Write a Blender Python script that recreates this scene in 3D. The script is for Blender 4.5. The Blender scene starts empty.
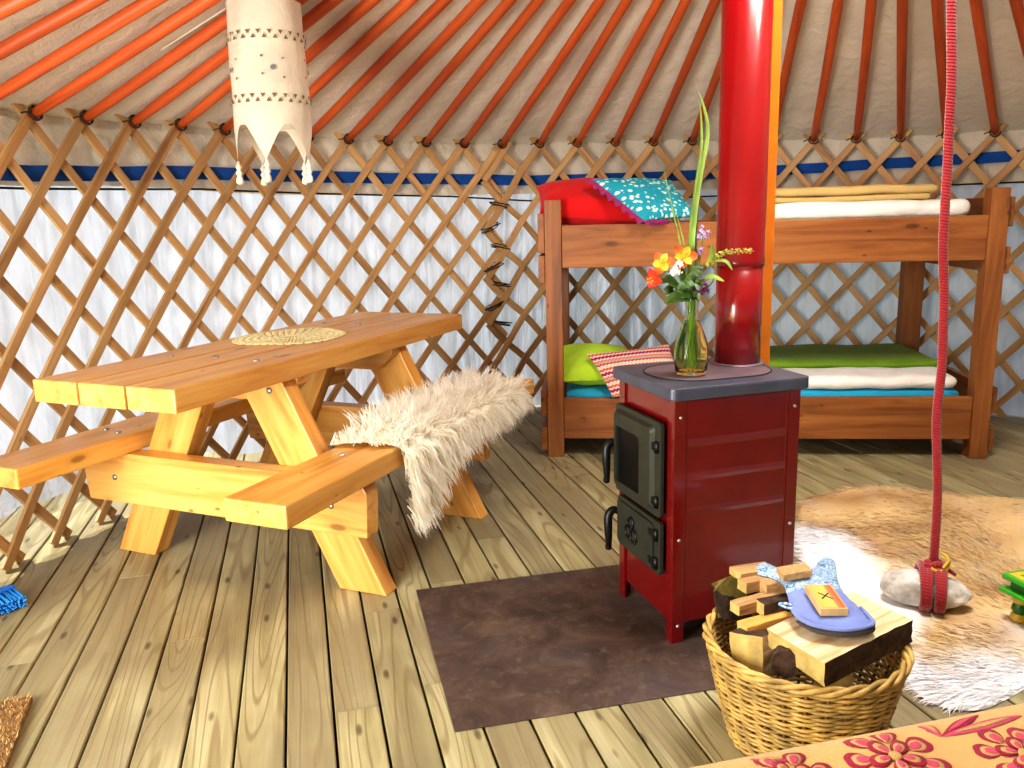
import bpy, bmesh, math, random
from mathutils import Vector, Matrix, noise
random.seed(7)
R_ = random.Random(11)
C = bpy.context.scene.collection
V = Vector
PI = math.pi
sin, cos = math.sin, math.cos

# ------------------------------------------------------------------ colours / materials
def s2l(c):
    return tuple(((x/255)/12.92 if x/255 <= .04045 else ((x/255+.055)/1.055)**2.4) for x in c)
def rgb(*c):
    return s2l(c) + (1.0,)

class NT:
    def __init__(self, name):
        self.m = bpy.data.materials.new(name); self.m.use_nodes = True
        self.t = self.m.node_tree; self.t.nodes.clear()
        self.out = self.n('ShaderNodeOutputMaterial')
    def n(self, kind, **kw):
        x = self.t.nodes.new(kind)
        for k, v in kw.items():
            if k in x.inputs: self.set(x.inputs[k], v)
            else: setattr(x, k, v)
        return x
    def set(self, sock, v):
        if isinstance(v, bpy.types.NodeSocket): self.t.links.new(v, sock)
        elif hasattr(v, 'outputs'): self.t.links.new(v.outputs[0], sock)
        else: sock.default_value = v
    def mix(self, f, a, b, mode='MIX'):
        x = self.t.nodes.new('ShaderNodeMix'); x.data_type = 'RGBA'; x.blend_type = mode
        self.set(x.inputs[0], f); self.set(x.inputs[6], a); self.set(x.inputs[7], b)
        return x.outputs[2]
    def math(self, op, a, b=0.0, clamp=False):
        x = self.t.nodes.new('ShaderNodeMath'); x.operation = op; x.use_clamp = clamp
        self.set(x.inputs[0], a); self.set(x.inputs[1], b)
        return x.outputs[0]
    def vmul(self, a, b):
        x = self.t.nodes.new('ShaderNodeVectorMath'); x.operation = 'MULTIPLY'
        self.set(x.inputs[0], a); self.set(x.inputs[1], b); return x.outputs[0]
    def vadd(self, a, b):
        x = self.t.nodes.new('ShaderNodeVectorMath'); x.operation = 'ADD'
        self.set(x.inputs[0], a); self.set(x.inputs[1], b); return x.outputs[0]
    def ramp(self, f, stops):
        x = self.t.nodes.new('ShaderNodeValToRGB'); self.set(x.inputs[0], f)
        e = x.color_ramp.elements
        while len(e) < len(stops): e.new(.5)
        for k, (p, c) in enumerate(stops):
            e[k].position = p; e[k].color = c if isinstance(c, tuple) else (c, c, c, 1)
        return x.outputs[0]
    def noise(self, vec, scale=5, detail=3, rough=.5, dist=0):
        return self.n('ShaderNodeTexNoise', Vector=vec, Scale=scale, Detail=detail, Roughness=rough, Distortion=dist).outputs[0]
    def bump(self, h, strength=.3, dist=.01):
        return self.n('ShaderNodeBump', Height=h, Strength=strength, Distance=dist).outputs[0]
    def princ(self, **kw):
        b = self.n('ShaderNodeBsdfPrincipled')
        for k, v in kw.items(): self.set(b.inputs[k.replace('_', ' ')], v)
        self.t.links.new(b.outputs[0], self.out.inputs[0]); return b
    def objco(self, vary=True):
        o = self.n('ShaderNodeTexCoord').outputs['Object']
        if not vary: return o
        r = self.n('ShaderNodeObjectInfo').outputs['Random']
        return self.vadd(o, self.vmul(self.n('ShaderNodeCombineXYZ', X=r, Y=r, Z=r).outputs[0], (37.0, 13.0, 7.0)))
    def attr(self, name): return self.n('ShaderNodeAttribute', attribute_name=name)

def wood(name, light, mid, dark, rough=.45, grain='obj', knots=1.0, sx=1.6, sy=20, coat=0.0, bump=.15, vary=.25, spots=None):
    """Sawn softwood: streaks run along local X (or along the 'grain' attribute), sparse knots."""
    t = NT(name)
    if grain == 'obj': co = t.objco()
    else:
        co = t.attr('grain').outputs['Vector']
    st = t.vmul(co, (sx, sy, sy))
    n1 = t.noise(st, 1.0, 5, .6, .6)
    fine = t.noise(t.vmul(co, (sx*3, sy*7, sy*7)), 1.0, 2, .5)
    big = t.noise(t.vmul(co, (1.3, 4, 4)), 1.0, 2, .5)
    col = t.ramp(n1, [(.30, dark), (.47, mid), (.68, light)])
    col = t.mix(t.math('MULTIPLY', fine, .35), col, t.mix(.5, dark, mid))
    col = t.mix(t.ramp(big, [(.35, vary), (.65, 0.0)]), col, dark)
    if knots:
        vo = t.n('ShaderNodeTexVoronoi', Vector=t.vmul(co, (3.2, 8.5, 8.5)), Scale=1.0)
        vo2 = t.n('ShaderNodeTexVoronoi', Vector=t.vmul(co, (7.0, 15, 15)), Scale=1.0)
        k = t.ramp(vo.outputs['Distance'], [(.05, 1.0), (.085, .85), (.11, .25), (.2, 0.0)])
        k2 = t.ramp(vo2.outputs['Distance'], [(.05, 1.0), (.10, 0.0)])
        k = t.math('MAXIMUM', k, k2)
        kd = spots or tuple(x*.28 for x in dark[:3]) + (1,)
        col = t.mix(t.math('MULTIPLY', k, .9*knots), col, kd)
    if grain == 'obj':
        r = t.n('ShaderNodeObjectInfo').outputs['Random']
    else:
        r = t.attr('grain_id').outputs['Fac']
    hv = t.n('ShaderNodeHueSaturation', Color=col, Value=t.math('ADD', t.math('MULTIPLY', r, .3), .85))
    t.princ(Base_Color=hv.outputs[0], Roughness=t.math('ADD', t.math('MULTIPLY', n1, .25), rough-.1), Normal=t.bump(t.math('ADD', n1, t.math('MULTIPLY', fine, .5)), bump, .004), Coat_Weight=coat, Coat_Roughness=.25)
    return t.m

def plain(name, col, rough=.5, metal=0.0, var=.12, nscale=14, bump=0.0, bscale=60, coat=0.0, **kw):
    t = NT(name); co = t.objco()
    n1 = t.noise(co, nscale, 3)
    d = tuple(x*(1-var*2.2) for x in col[:3]) + (1,)
    c = t.mix(t.ramp(n1, [(.35, 0.0), (.68, 1.0)]), d, col)
    a = dict(Base_Color=c, Roughness=rough, Metallic=metal, Coat_Weight=coat, Coat_Roughness=.06)
    if bump: a['Normal'] = t.bump(t.noise(co, bscale, 3), bump, .004)
    a.update(kw); t.princ(**a)
    return t.m

def cloth(name, col, weave=420, bump=.25, fold=.35, sheen=.08, rough=.9, trans=0.0, var=.1):
    t = NT(name); co = t.objco()
    d = tuple(x*(1-var*2) for x in col[:3]) + (1,)
    c = t.mix(t.ramp(t.noise(co, 7, 4), [(.3, 0.0), (.7, 1.0)]), d, col)
    h = t.math('ADD', t.math('MULTIPLY', t.noise(co, 11, 3, .55, .8), fold*3), t.math('MULTIPLY', t.noise(co, weave, 1), bump*.25))
    b = t.princ(Base_Color=c, Roughness=rough, Sheen_Weight=sheen, Normal=t.bump(h, .6, .012))
    if trans:
        tr = t.n('ShaderNodeBsdfTranslucent', Color=c)
        mx = t.n('ShaderNodeMixShader', Fac=trans)
        t.t.links.new(b.outputs[0], mx.inputs[1]); t.t.links.new(tr.outputs[0], mx.inputs[2]); t.t.links.new(mx.outputs[0], t.out.inputs[0])
    return t.m

def vcol(name, rough=.8, sheen=0.0, attr='Col', bump=0, trans=0.0, scale=300):
    t = NT(name); a = t.attr(attr).outputs['Color']
    kw = dict(Base_Color=a, Roughness=rough, Sheen_Weight=sheen)
    if bump: kw['Normal'] = t.bump(t.noise(t.objco(False), scale, 2), bump, .004)
    b = t.princ(**kw)
    if trans:
        tr = t.n('ShaderNodeBsdfTranslucent', Color=a); mx = t.n('ShaderNodeMixShader', Fac=trans)
        t.t.links.new(b.outputs[0], mx.inputs[1]); t.t.links.new(tr.outputs[0], mx.inputs[2]); t.t.links.new(mx.outputs[0], t.out.inputs[0])
    return t.m

def canvas(name, col, tcol, fac, folds=True, fs=(1, 1, 1)):
    t = NT(name); co = t.n('ShaderNodeTexCoord').outputs['Object']
    n1 = t.noise(t.vmul(co, fs), 11, 5, .6, .35); n2 = t.noise(co, 3, 3)
    c = t.mix(t.ramp(n2, [(.3, 0.0), (.7, 1.0)]), tuple(x*.86 for x in col[:3])+(1,), col)
    nm = t.bump(n1, .55, .03)
    d = t.n('ShaderNodeBsdfDiffuse', Color=c, Normal=nm)
    tr = t.n('ShaderNodeBsdfTranslucent', Color=t.mix(t.ramp(n1, [(.32, .75), (.58, 0.0)]), tcol, tuple(x*.55 for x in tcol[:3])+(1,)), Normal=nm)  # shade of the wrinkles is mixed into the translucent colour
    mx = t.n('ShaderNodeMixShader', Fac=fac)
    t.t.links.new(d.outputs[0], mx.inputs[1]); t.t.links.new(tr.outputs[0], mx.inputs[2]); t.t.links.new(mx.outputs[0], t.out.inputs[0])
    return t.m

M = {}
M['pine'] = wood('honey_pine', rgb(238,192,110), rgb(222,164,80), rgb(184,118,54), .40, coat=.3, knots=.8)
M['slat'] = wood('lattice_wood', rgb(220,184,134), rgb(198,158,106), rgb(146,108,70), .6, grain='attr', knots=.35, bump=.1)
M['bunk'] = wood('stained_bunk_wood', rgb(176,116,58), rgb(150,90,40), rgb(104,58,24), .5, knots=.75, coat=.1)
M['log'] = wood('split_log_wood', rgb(248,234,204), rgb(232,208,164), rgb(176,134,88), .8, knots=.15, sx=3, sy=45, bump=.5)
M['logend'] = plain('sawn_log_end', rgb(208,180,108), .85, var=.16, nscale=30, bump=.4, bscale=120)
M['bark'] = plain('log_bark', rgb(84,60,42), .95, var=.3, nscale=40, bump=1.0, bscale=70)
M['kindle'] = wood('kindling_wood', rgb(220,186,136), rgb(190,148,98), rgb(132,96,58), .8, knots=.2, sx=3, sy=45, bump=.5)
M['olive'] = plain('old_log_end', rgb(150,132,62), .9, var=.25, nscale=28, bump=.6, bscale=90)
M['pole'] = wood('orange_pole_paint', rgb(216,106,44), rgb(198,86,30), rgb(156,60,20), .5, grain='attr', knots=.12, coat=.1, bump=.05)
M['postpaint'] = plain('orange_post_paint', rgb(240,140,30), .4, var=.06, coat=.2)
M['red'] = plain('red_enamel', rgb(104,4,8), .22, var=.08, coat=.7)
M['pipe'] = plain('red_pipe_enamel', rgb(136,4,14), .22, var=.06, nscale=9, coat=.5)
M['iron'] = plain('cast_iron', rgb(52,54,44), .5, .25, var=.1, bump=.15, bscale=160)
M['blackiron'] = plain('black_iron', rgb(24,24,24), .4, .4)
M['hob'] = plain('stove_hob', rgb(88,92,108), .34, .45, var=.1, bump=.1)
M['hoblid'] = plain('hob_lid', rgb(122,104,112), .42, .3, var=.14, nscale=7)
M['groove'] = plain('dark_groove', rgb(30,26,30), .8)
M['doorglass'] = plain('dark_glass', rgb(16,15,13), .4, var=.2, **{'Specular_IOR_Level': .2})  # near-black opaque pane, tone varies at random
M['steel'] = plain('bolt_steel', rgb(190,190,188), .3, .9)
M['canvas'] = canvas('wall_canvas', rgb(238,240,244), rgb(206,218,240), .42, fs=(1.8, 1.8, .28))
M['valance'] = canvas('wall_top_canvas', rgb(226,216,200), rgb(235,225,210), .08)
M['roof'] = canvas('roof_canvas', rgb(228,218,202), rgb(240,226,204), .015, fs=(1, 1, 1))
M['belt'] = cloth('blue_belt_cloth', rgb(10,82,168), fold=.1)
M['cord'] = plain('dark_cord', rgb(40,38,40), .9)
M['lash'] = plain('hair_rope', rgb(70,50,38), .95)
M['rope'] = None
M['whitecloth'] = cloth('white_cotton', rgb(248,246,238), weave=260, fold=.5)
M['tan'] = cloth('tan_wool', rgb(206,176,112), fold=.3)
M['redcloth'] = cloth('red_fleece', rgb(214,6,14), fold=.2, sheen=.1)
M['lime'] = cloth('lime_cotton', rgb(186,224,52), fold=.35)
M['green'] = cloth('green_wool', rgb(112,150,22), fold=.35, sheen=.05)
M['bluesheet'] = cloth('blue_sheet', rgb(30,164,204), fold=.2)
M['purple'] = cloth('purple_frill', rgb(158,46,112), fold=.5)
M['cream'] = cloth('cream_lamp_linen', rgb(244,234,214), weave=300, fold=.35, trans=.3)
M['creamstr'] = plain('cream_string', rgb(236,226,204), .9)
M['hole_shade'] = plain('cutwork_shadow', rgb(120,100,72), .9)
M['greydot'] = plain('grey_dot', rgb(120,118,122), .7)
M['fur'] = vcol('fleece', .95, .3, trans=.5)
M['skin'] = vcol('sheep_skin', .95)
M['hide'] = vcol('hide_fur', .9, .1, trans=.1)
M['hidebase'] = vcol('hide_skin', .95)
M['coir'] = vcol('coir', .95)
M['wicker'] = plain('wicker', rgb(214,176,98), .55, var=.24, nscale=22, coat=.1)
M['wickerdark'] = plain('wicker_dark', rgb(140,96,48), .6, var=.2)
M['mittplain'] = cloth('periwinkle_quilt', rgb(122,140,204), fold=.25)
M['lining'] = cloth('mitt_lining', rgb(74,66,66), fold=.2)
M['kraft'] = plain('cork_block', rgb(196,156,104), .85, var=.15, nscale=80, bump=.3)
M['mblue'] = plain('matchbox_side', rgb(206,170,120), .8)
M['mstrike'] = plain('matchbox_strike', rgb(70,40,50), .9)
M['ink'] = plain('black_ink', rgb(30,34,30), .8)
M['stemg'] = plain('stem_green', rgb(96,128,44), .6)
M['leafg'] = plain('leaf_green', rgb(70,104,34), .5, var=.25, nscale=40)
M['leafl'] = plain('pale_leaf_green', rgb(150,176,72), .5, var=.2, nscale=40)
M['grass'] = plain('grass_blade', rgb(150,180,84), .5, var=.2)
M['petalv'] = vcol('petal', .6, trans=.25)
M['gpaint'] = plain('green_paint', rgb(70,178,44), .4, var=.1, coat=.3)
M['gdark'] = plain('dark_green_paint', rgb(34,110,36), .4, coat=.3)
M['ypaint'] = plain('yellow_paint', rgb(222,186,56), .4, coat=.3)
M['brushblue'] = plain('blue_plastic', rgb(20,110,214), .35, var=.05)
M['bristle'] = plain('blue_bristle', rgb(40,150,236), .5, var=.12)
M['coverlet'] = cloth('golden_coverlet', rgb(214,172,104), weave=520, bump=.8, fold=.25, sheen=.2)
M['maroon'] = cloth('maroon_thread', rgb(158,22,58), weave=600, bump=1.2, fold=.15)
M['pink'] = cloth('rose_thread', rgb(206,78,106), weave=600, bump=1.2, fold=.15)
M['sand'] = cloth('sand_thread', rgb(196,160,100), weave=600, bump=1.2, fold=.15)
M['mattress'] = cloth('ticking', rgb(226,220,208), fold=.2)
M['dark'] = plain('dark_void', rgb(36,28,20), .9)
M['lace'] = plain('lace_cotton', rgb(238,226,176), .9, var=.08)

def m_floor():
    t = NT('weathered_floorboards'); co = t.attr('grain').outputs['Vector']; rid = t.attr('grain_id').outputs['Fac']
    st = t.vmul(co, (1.0, 14, 14))
    n1 = t.noise(st, 1.0, 4, .55, 1.4)
    rings = t.math('SINE', t.math('MULTIPLY', t.noise(t.vmul(co, (.55, 7, 7)), 1.0, 1, .5, .3), 95))
    rings = t.ramp(rings, [(.60, 0.0), (.98, 1.0)])
    fine = t.noise(t.vmul(co, (4, 160, 160)), 1.0, 2)
    big = t.noise(t.vmul(co, (1.6, 2.2, 2.2)), 1.0, 4)
    col = t.ramp(n1, [(.3, rgb(130,122,82)), (.5, rgb(164,156,112)), (.72, rgb(188,181,142))])
    col = t.mix(t.math('MULTIPLY', rings, .6), col, rgb(112,92,58))
    col = t.mix(t.math('MULTIPLY', fine, .3), col, rgb(150,132,98))
    col = t.mix(t.ramp(big, [(.40, .75), (.60, 0.0)]), col, rgb(128,116,86))
    vo = t.n('ShaderNodeTexVoronoi', Vector=t.vmul(co, (5.0, 15, 15)), Scale=1.0)
    k = t.ramp(vo.outputs['Distance'], [(.05, 1.0), (.10, .7), (.15, 0.0)])
    col = t.mix(t.math('MULTIPLY', k, .8), col, rgb(66,52,34))
    hv = t.n('ShaderNodeHueSaturation', Color=col, Value=t.math('ADD', t.math('MULTIPLY', rid, .22), .88), Saturation=.95)
    t.princ(Base_Color=hv.outputs[0], Roughness=t.math('ADD', t.math('MULTIPLY', n1, .3), .38), Normal=t.bump(t.math('ADD', fine, t.math('MULTIPLY', rings, -.6)), .25, .004))
    return t.m
M['floor'] = m_floor()

def m_plate():
    t = NT('rusty_steel_plate'); co = t.objco(False)
    a = t.noise(co, 7, 6, .65, .6); b = t.noise(co, 26, 4, .6)
    col = t.ramp(a, [(.32, rgb(64,50,46)), (.5, rgb(86,70,62)), (.7, rgb(112,94,82))])
    col = t.mix(t.ramp(b, [(.55, 0.0), (.75, .45)]), col, rgb(140,124,108))
    col = t.mix(t.ramp(t.noise(co, 3.1, 3), [(.5, 0.0), (.72, .5)]), col, rgb(86,82,92))
    t.princ(Base_Color=col, Roughness=t.ramp(a, [(.3, .62), (.7, .42)]), Metallic=.35, Normal=t.bump(b, .15, .003))
    return t.m
M['plate'] = m_plate()

def m_rock():
    t = NT('pale_stone'); co = t.objco(False)
    a = t.noise(co, 9, 6, .65); b = t.noise(co, 40, 4)
    col = t.ramp(a, [(.3, rgb(126,116,106)), (.5, rgb(196,190,182)), (.7, rgb(226,222,218))])
    col = t.mix(t.ramp(b, [(.6, 0.0), (.78, .6)]), col, rgb(120,100,84))
    t.princ(Base_Color=col, Roughness=.75, Normal=t.bump(a, .5, .01)); return t.m
M['stone'] = m_rock()

def m_rope():
    t = NT('red_rope'); co = t.attr('grain').outputs['Vector']
    sp = t.n('ShaderNodeSeparateXYZ', Vector=co)
    w = t.math('SINE', t.math('ADD', t.math('MULTIPLY', sp.outputs[0], 760.0), t.math('MULTIPLY', sp.outputs[1], 2.0)))
    col = t.mix(t.ramp(w, [(.2, 0.0), (.9, 1.0)]), rgb(132,4,16), rgb(164,10,26))
    t.princ(Base_Color=col, Roughness=.8, Sheen_Weight=.4, Normal=t.bump(w, .35, .002)); return t.m
M['rope'] = m_rope()

def m_turq():
    t = NT('turquoise_flower_print'); co = t.attr('grain').outputs['Vector']
    vo = t.n('ShaderNodeTexVoronoi', Vector=t.vmul(co, (15.0, 15.0, 0.0)), Scale=1.0, Randomness=.75)
    n1 = t.noise(co, 120, 2)
    d = t.math('ADD', vo.outputs['Distance'], t.math('MULTIPLY', n1, .22))
    col = t.mix(t.ramp(d, [(.47, 1.0), (.54, 0.0)]), rgb(24,150,170), rgb(196,226,214))
    col = t.mix(t.ramp(d, [(.16, 1.0), (.24, 0.0)]), col, rgb(120,190,110))
    t.princ(Base_Color=col, Roughness=.9, Normal=t.bump(t.noise(co, 14, 3), .4, .012)); return t.m
M['turq'] = m_turq()

def m_stripe():
    t = NT('knitted_stripes'); co = t.attr('grain').outputs['Vector']
    sp = t.n('ShaderNodeSeparateXYZ', Vector=co)
    yy = t.math('FRACT', t.math('MULTIPLY', sp.outputs[1], 6.5))
    zig = t.math('MULTIPLY', t.math('SINE', t.math('MULTIPLY', sp.outputs[0], 330.0)), .03)
    yy2 = t.math('ADD', yy, zig)
    r = t.n('ShaderNodeValToRGB', Fac=yy2); r.color_ramp.interpolation = 'CONSTANT'
    st = [(0, rgb(226,208,186)), (.12, rgb(206,92,68)), (.24, rgb(232,206,186)), (.34, rgb(170,30,92)), (.5, rgb(226,214,200)), (.6, rgb(226,120,84)), (.7, rgb(190,178,164)), (.82, rgb(196,64,70)), (.92, rgb(230,210,190))]
    e = r.color_ramp.elements
    while len(e) < len(st): e.new(.5)
    for k, (p, c) in enumerate(st): e[k].position = p; e[k].color = c
    t.princ(Base_Color=r.outputs[0], Roughness=.95, Normal=t.bump(t.math('SINE', t.math('MULTIPLY', sp.outputs[1], 420.0)), .5, .004)); return t.m
M['stripe'] = m_stripe()

def m_mittprint():
    t = NT('mitt_leaf_print'); co = t.objco(False)
    n1 = t.noise(co, 48, 2, .5, 2.5)
    col = t.ramp(n1, [(.42, rgb(78,116,158)), (.5, rgb(196,214,224)), (.56, rgb(120,154,186))])
    t.princ(Base_Color=col, Roughness=.85, Normal=t.bump(t.noise(co, 30, 3), .4, .008)); return t.m
M['mittprint'] = m_mittprint()

def m_box_label():
    t = NT('matchbox_label'); co = t.n('ShaderNodeTexCoord').outputs['Object']
    sp = t.n('ShaderNodeSeparateXYZ', Vector=co)
    r = t.ramp(t.math('ADD', t.math('MULTIPLY', sp.outputs[1], 9.0), .5), [(.28, rgb(190,70,44)), (.40, rgb(204,120,60)), (.44, rgb(196,180,92)), (.75, rgb(170,164,70))])
    t.princ(Base_Color=r, Roughness=.6); return t.m
M['mlabel'] = m_box_label()

def glass(name, col, ior=1.45):
    t = NT(name); t.princ(Base_Color=col, Roughness=0.0, Transmission_Weight=1.0, IOR=ior); return t.m
M['glass'] = glass('vase_glass', rgb(246,250,228), 1.16)
M['water'] = glass('vase_water', rgb(228,238,184), 1.07)
def film():
    t = NT('clear_plastic_film'); co = t.objco(False)
    tr = t.n('ShaderNodeBsdfTransparent'); g = t.n('ShaderNodeBsdfPrincipled'); g.inputs['Base Color'].default_value = (.75,.77,.8,1); g.inputs['Roughness'].default_value = .15
    mx = t.n('ShaderNodeMixShader', Fac=.45); t.t.links.new(tr.outputs[0], mx.inputs[1]); t.t.links.new(g.outputs[0], mx.inputs[2]); t.t.links.new(mx.outputs[0], t.out.inputs[0]); return t.m
M['film'] = film()
M['ground'] = plain('outside_grass', rgb(92,116,58), .9, var=.2, nscale=6)

# ------------------------------------------------------------------ mesh building
class MB:
    def __init__(s): s.v = []; s.f = []; s.mi = []; s.at = {}; s.sm = []
    def add(s, verts, faces, mi=0, smooth=True, **attrs):
        o = len(s.v); s.v += [tuple(x) for x in verts]; s.f += [tuple(i+o for i in f) for f in faces]
        s.mi += [mi]*len(faces); s.sm += [smooth]*len(faces)
        for k, vals in attrs.items(): s.at.setdefault(k, {}).update({o+i: val for i, val in enumerate(vals)})
        return s
    def bm(s, bm, mi=0, smooth=False, M_=None):
        bm.verts.index_update()
        vs = [(M_ @ x.co if M_ else x.co) for x in bm.verts]; s.add(vs, [[x.index for x in f.verts] for f in bm.faces], mi, smooth); bm.free(); return s
    def box(s, lo, hi, bev=.0, mi=0, M_=None, seg=2):
        bm = bmesh.new(); bmesh.ops.create_cube(bm, size=1)
        for x in bm.verts: x.co = V([lo[i]+(x.co[i]+.5)*(hi[i]-lo[i]) for i in range(3)])
        if bev: bmesh.ops.bevel(bm, geom=bm.edges[:], offset=bev, segments=seg, affect='EDGES', profile=.6)
        return s.bm(bm, mi, False, M_)
    def prism(s, poly, ext, bev=0, mi=0):
        bm = bmesh.new(); a = [bm.verts.new(p) for p in poly]; f = bm.faces.new(a)
        r = bmesh.ops.extrude_face_region(bm, geom=[f]); nv = [g for g in r['geom'] if isinstance(g, bmesh.types.BMVert)]
        bmesh.ops.translate(bm, verts=nv, vec=V(ext)); bmesh.ops.recalc_face_normals(bm, faces=bm.faces[:])
        if bev: bmesh.ops.bevel(bm, geom=bm.edges[:], offset=bev, segments=2, affect='EDGES', profile=.6)
        return s.bm(bm, mi, False)
    def tube(s, pts, rad, n=8, mi=0, cap=True, closed=False, gid=0.0, flat=1.0):
        pts = [V(p) for p in pts]; N = len(pts); vs = []; fs = []; gr = []
        rf = rad if callable(rad) else (lambda u: rad)
        T0 = None; up = None; L = 0
        for i, p in enumerate(pts):
            if closed: tg = (pts[(i+1) % N]-pts[i-1])
            else: tg = pts[min(i+1, N-1)]-pts[max(i-1, 0)]
            tg = tg.normalized() if tg.length > 1e-9 else V((0, 0, 1))
            if up is None:
                up = tg.orthogonal().normalized()
                if abs(tg.z) < .9: up = (V((0,0,1))-tg*tg.z).normalized()
            else: up = (up-tg*up.dot(tg)).normalized()
            sd = tg.cross(up)
            if i: L += (p-pts[i-1]).length
            r = rf(i/max(1, N-1))
            for k in range(n):
                a = 2*PI*k/n; vs.append(p+up*(cos(a)*r*flat)+sd*(sin(a)*r)); gr.append((L, a, r))
        for i in range(N if closed else N-1):
            j = (i+1) % N
            for k in range(n): fs.append((i*n+k, i*n+(k+1) % n, j*n+(k+1) % n, j*n+k))
        if cap and not closed: fs += [tuple(range(n))[::-1], tuple(range((N-1)*n, N*n))]
        return s.add(vs, fs, mi, True, grain=gr, grain_id=[gid]*len(vs))
    def lathe(s, prof, n=32, mi=0, c=(0,0,0), cap0=True, cap1=True, smooth=True):
        vs = []; fs = []
        for r, z in prof:
            for k in range(n): a = 2*PI*k/n; vs.append((c[0]+r*cos(a), c[1]+r*sin(a), c[2]+z))
        m = len(prof)
        for i in range(m-1):
            for k in range(n): fs.append((i*n+k, i*n+(k+1) % n, (i+1)*n+(k+1) % n, (i+1)*n+k))
        if cap0: fs.append(tuple(range(n))[::-1])
        if cap1: fs.append(tuple(range((m-1)*n, m*n)))
        return s.add(vs, fs, mi, smooth)
    def grid(s, fn, nu, nv, mi=0, smooth=True, closeu=False, **afn):
        vs = []; ats = {k: [] for k in afn}
        for i in range(nu+(0 if closeu else 1)):
            for j in range(nv+1):
                u, w = i/nu, j/nv; vs.append(fn(u, w))
                for k, f in afn.items(): ats[k].append(f(u, w))
        fs = []
        for i in range(nu):
            a = i; b = (i+1) % nu if closeu else i+1
            for j in range(nv): fs.append((a*(nv+1)+j, b*(nv+1)+j, b*(nv+1)+j+1, a*(nv+1)+j+1))
        return s.add(vs, fs, mi, smooth, **ats)
    def build(s, name, mats, parent=None, mat_world=None, loc=None, autosm=True):
        """mats: material or list; geometry is given in the frame mat_world (default: parent's frame / world)."""
        me = bpy.data.meshes.new(name); me.from_pydata(s.v, [], s.f)
        if not isinstance(mats, (list, tuple)): mats = [mats]
        for m in mats: me.materials.append(m)
        me.polygons.foreach_set('material_index', s.mi); me.polygons.foreach_set('use_smooth', s.sm)
        for k, d in s.at.items():
            sample = next(iter(d.values()))
            if isinstance(sample, (int, float)):
                at = me.attributes.new(k, 'FLOAT', 'POINT'); at.data.foreach_set('value', [float(d.get(i, 0)) for i in range(len(s.v))])
            elif k == 'Col':
                at = me.attributes.new(k, 'FLOAT_COLOR', 'POINT'); fl = []
                for i in range(len(s.v)): c = d.get(i, (1,1,1)); fl += [c[0], c[1], c[2], 1]
                at.data.foreach_set('color', fl)
            else:
                at = me.attributes.new(k, 'FLOAT_VECTOR', 'POINT'); fl = []
                for i in range(len(s.v)): fl += list(d.get(i, (0,0,0)))
                at.data.foreach_set('vector', fl)
        me.update()
        o = bpy.data.objects.new(name, me); C.objects.link(o)
        if parent is not None: o.parent = parent
        if mat_world is not None: o.matrix_basis = mat_world
        if loc is not None: o.location = loc
        return o

def tag(o, label, cat, group=None):
    o['label'] = label; o['category'] = cat
    if group: o['group'] = group
    return o
def struct(o): o['kind'] = 'structure'; return o
def thing(name, label, cat, loc=(0,0,0), rz=0.0, group=None):
    o = bpy.data.objects.new(name, None); C.objects.link(o); o.empty_display_size = .05
    o.location = loc; o.rotation_euler = (0, 0, rz)
    return tag(o, label, cat, group)
def frame(xdir, origin, up=(0,0,1)):
    x = V(xdir).normalized(); u = V(up)
    if abs(x.dot(u)) > .98: u = V((0,1,0))
    y = u.cross(x).normalized(); z = x.cross(y)
    m = Matrix((x, y, z)).transposed().to_4x4(); m.translation = V(origin); return m
def bar(name, parent, mat, p0, p1, w, t, up=(0,0,1), bev=.004):
    """rectangular timber from p0 to p1 (parent frame), own local X along the grain"""
    p0, p1 = V(p0), V(p1); F = frame(p1-p0, (p0+p1)/2, up); L = (p1-p0).length/2
    return MB().box((-L, -w/2, -t/2), (L, w/2, t/2), bev).build(name, mat, parent, F)
def solid(name, parent, mat, poly, ext, xdir, bev=.004):
    c = sum((V(p) for p in poly), V())/len(poly); F = frame(xdir, c); I = F.inverted()
    return MB().prism([I @ V(p) for p in poly], I.to_3x3() @ V(ext), bev).build(name, mat, parent, F)
def catmull(pts, k=6, closed=False):
    P = [V(p) for p in pts]; n = len(P); out = []
    for i in range(n if closed else n-1):
        if closed: a, b, c, d = P[i-1], P[i], P[(i+1) % n], P[(i+2) % n]
        else: a, b, c, d = P[max(i-1, 0)], P[i], P[i+1], P[min(i+2, n-1)]
        for j in range(k):
            t = j/k
            out.append(.5*((2*b)+(c-a)*t+(2*a-5*b+4*c-d)*t*t+(3*b-a-3*c+d)*t**3))
    if not closed: out.append(P[-1])
    return out
def nz(*p): return noise.noise(V(p))

# ------------------------------------------------------------------ fitted layout
CX, CY, R, H = .9792, 2.2754, 2.8021, 1.5648
A0, DA = 2.849, -.0826
FR = .25
SLOPE, RC = .40, .46
_hk = [(-12, .0), (0, .0), (3, .018), (7, .006), (11, .0), (14, .008), (17, .002), (19, -.016), (21, -.028), (24, -.034), (30, -.03), (45, -.01), (64, 0)]
def dH(i):
    for (a, x), (b, y) in zip(_hk, _hk[1:]):
        if a <= i <= b: t = (i-a)/(b-a); return x+(y-x)*t
    return 0
def ring(i, r, z):
    a = A0+DA*i; return V((CX+r*cos(a), CY+r*sin(a), z))
def roofz(i, r): return H+dH(i)+(R-r)*SLOPE

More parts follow.
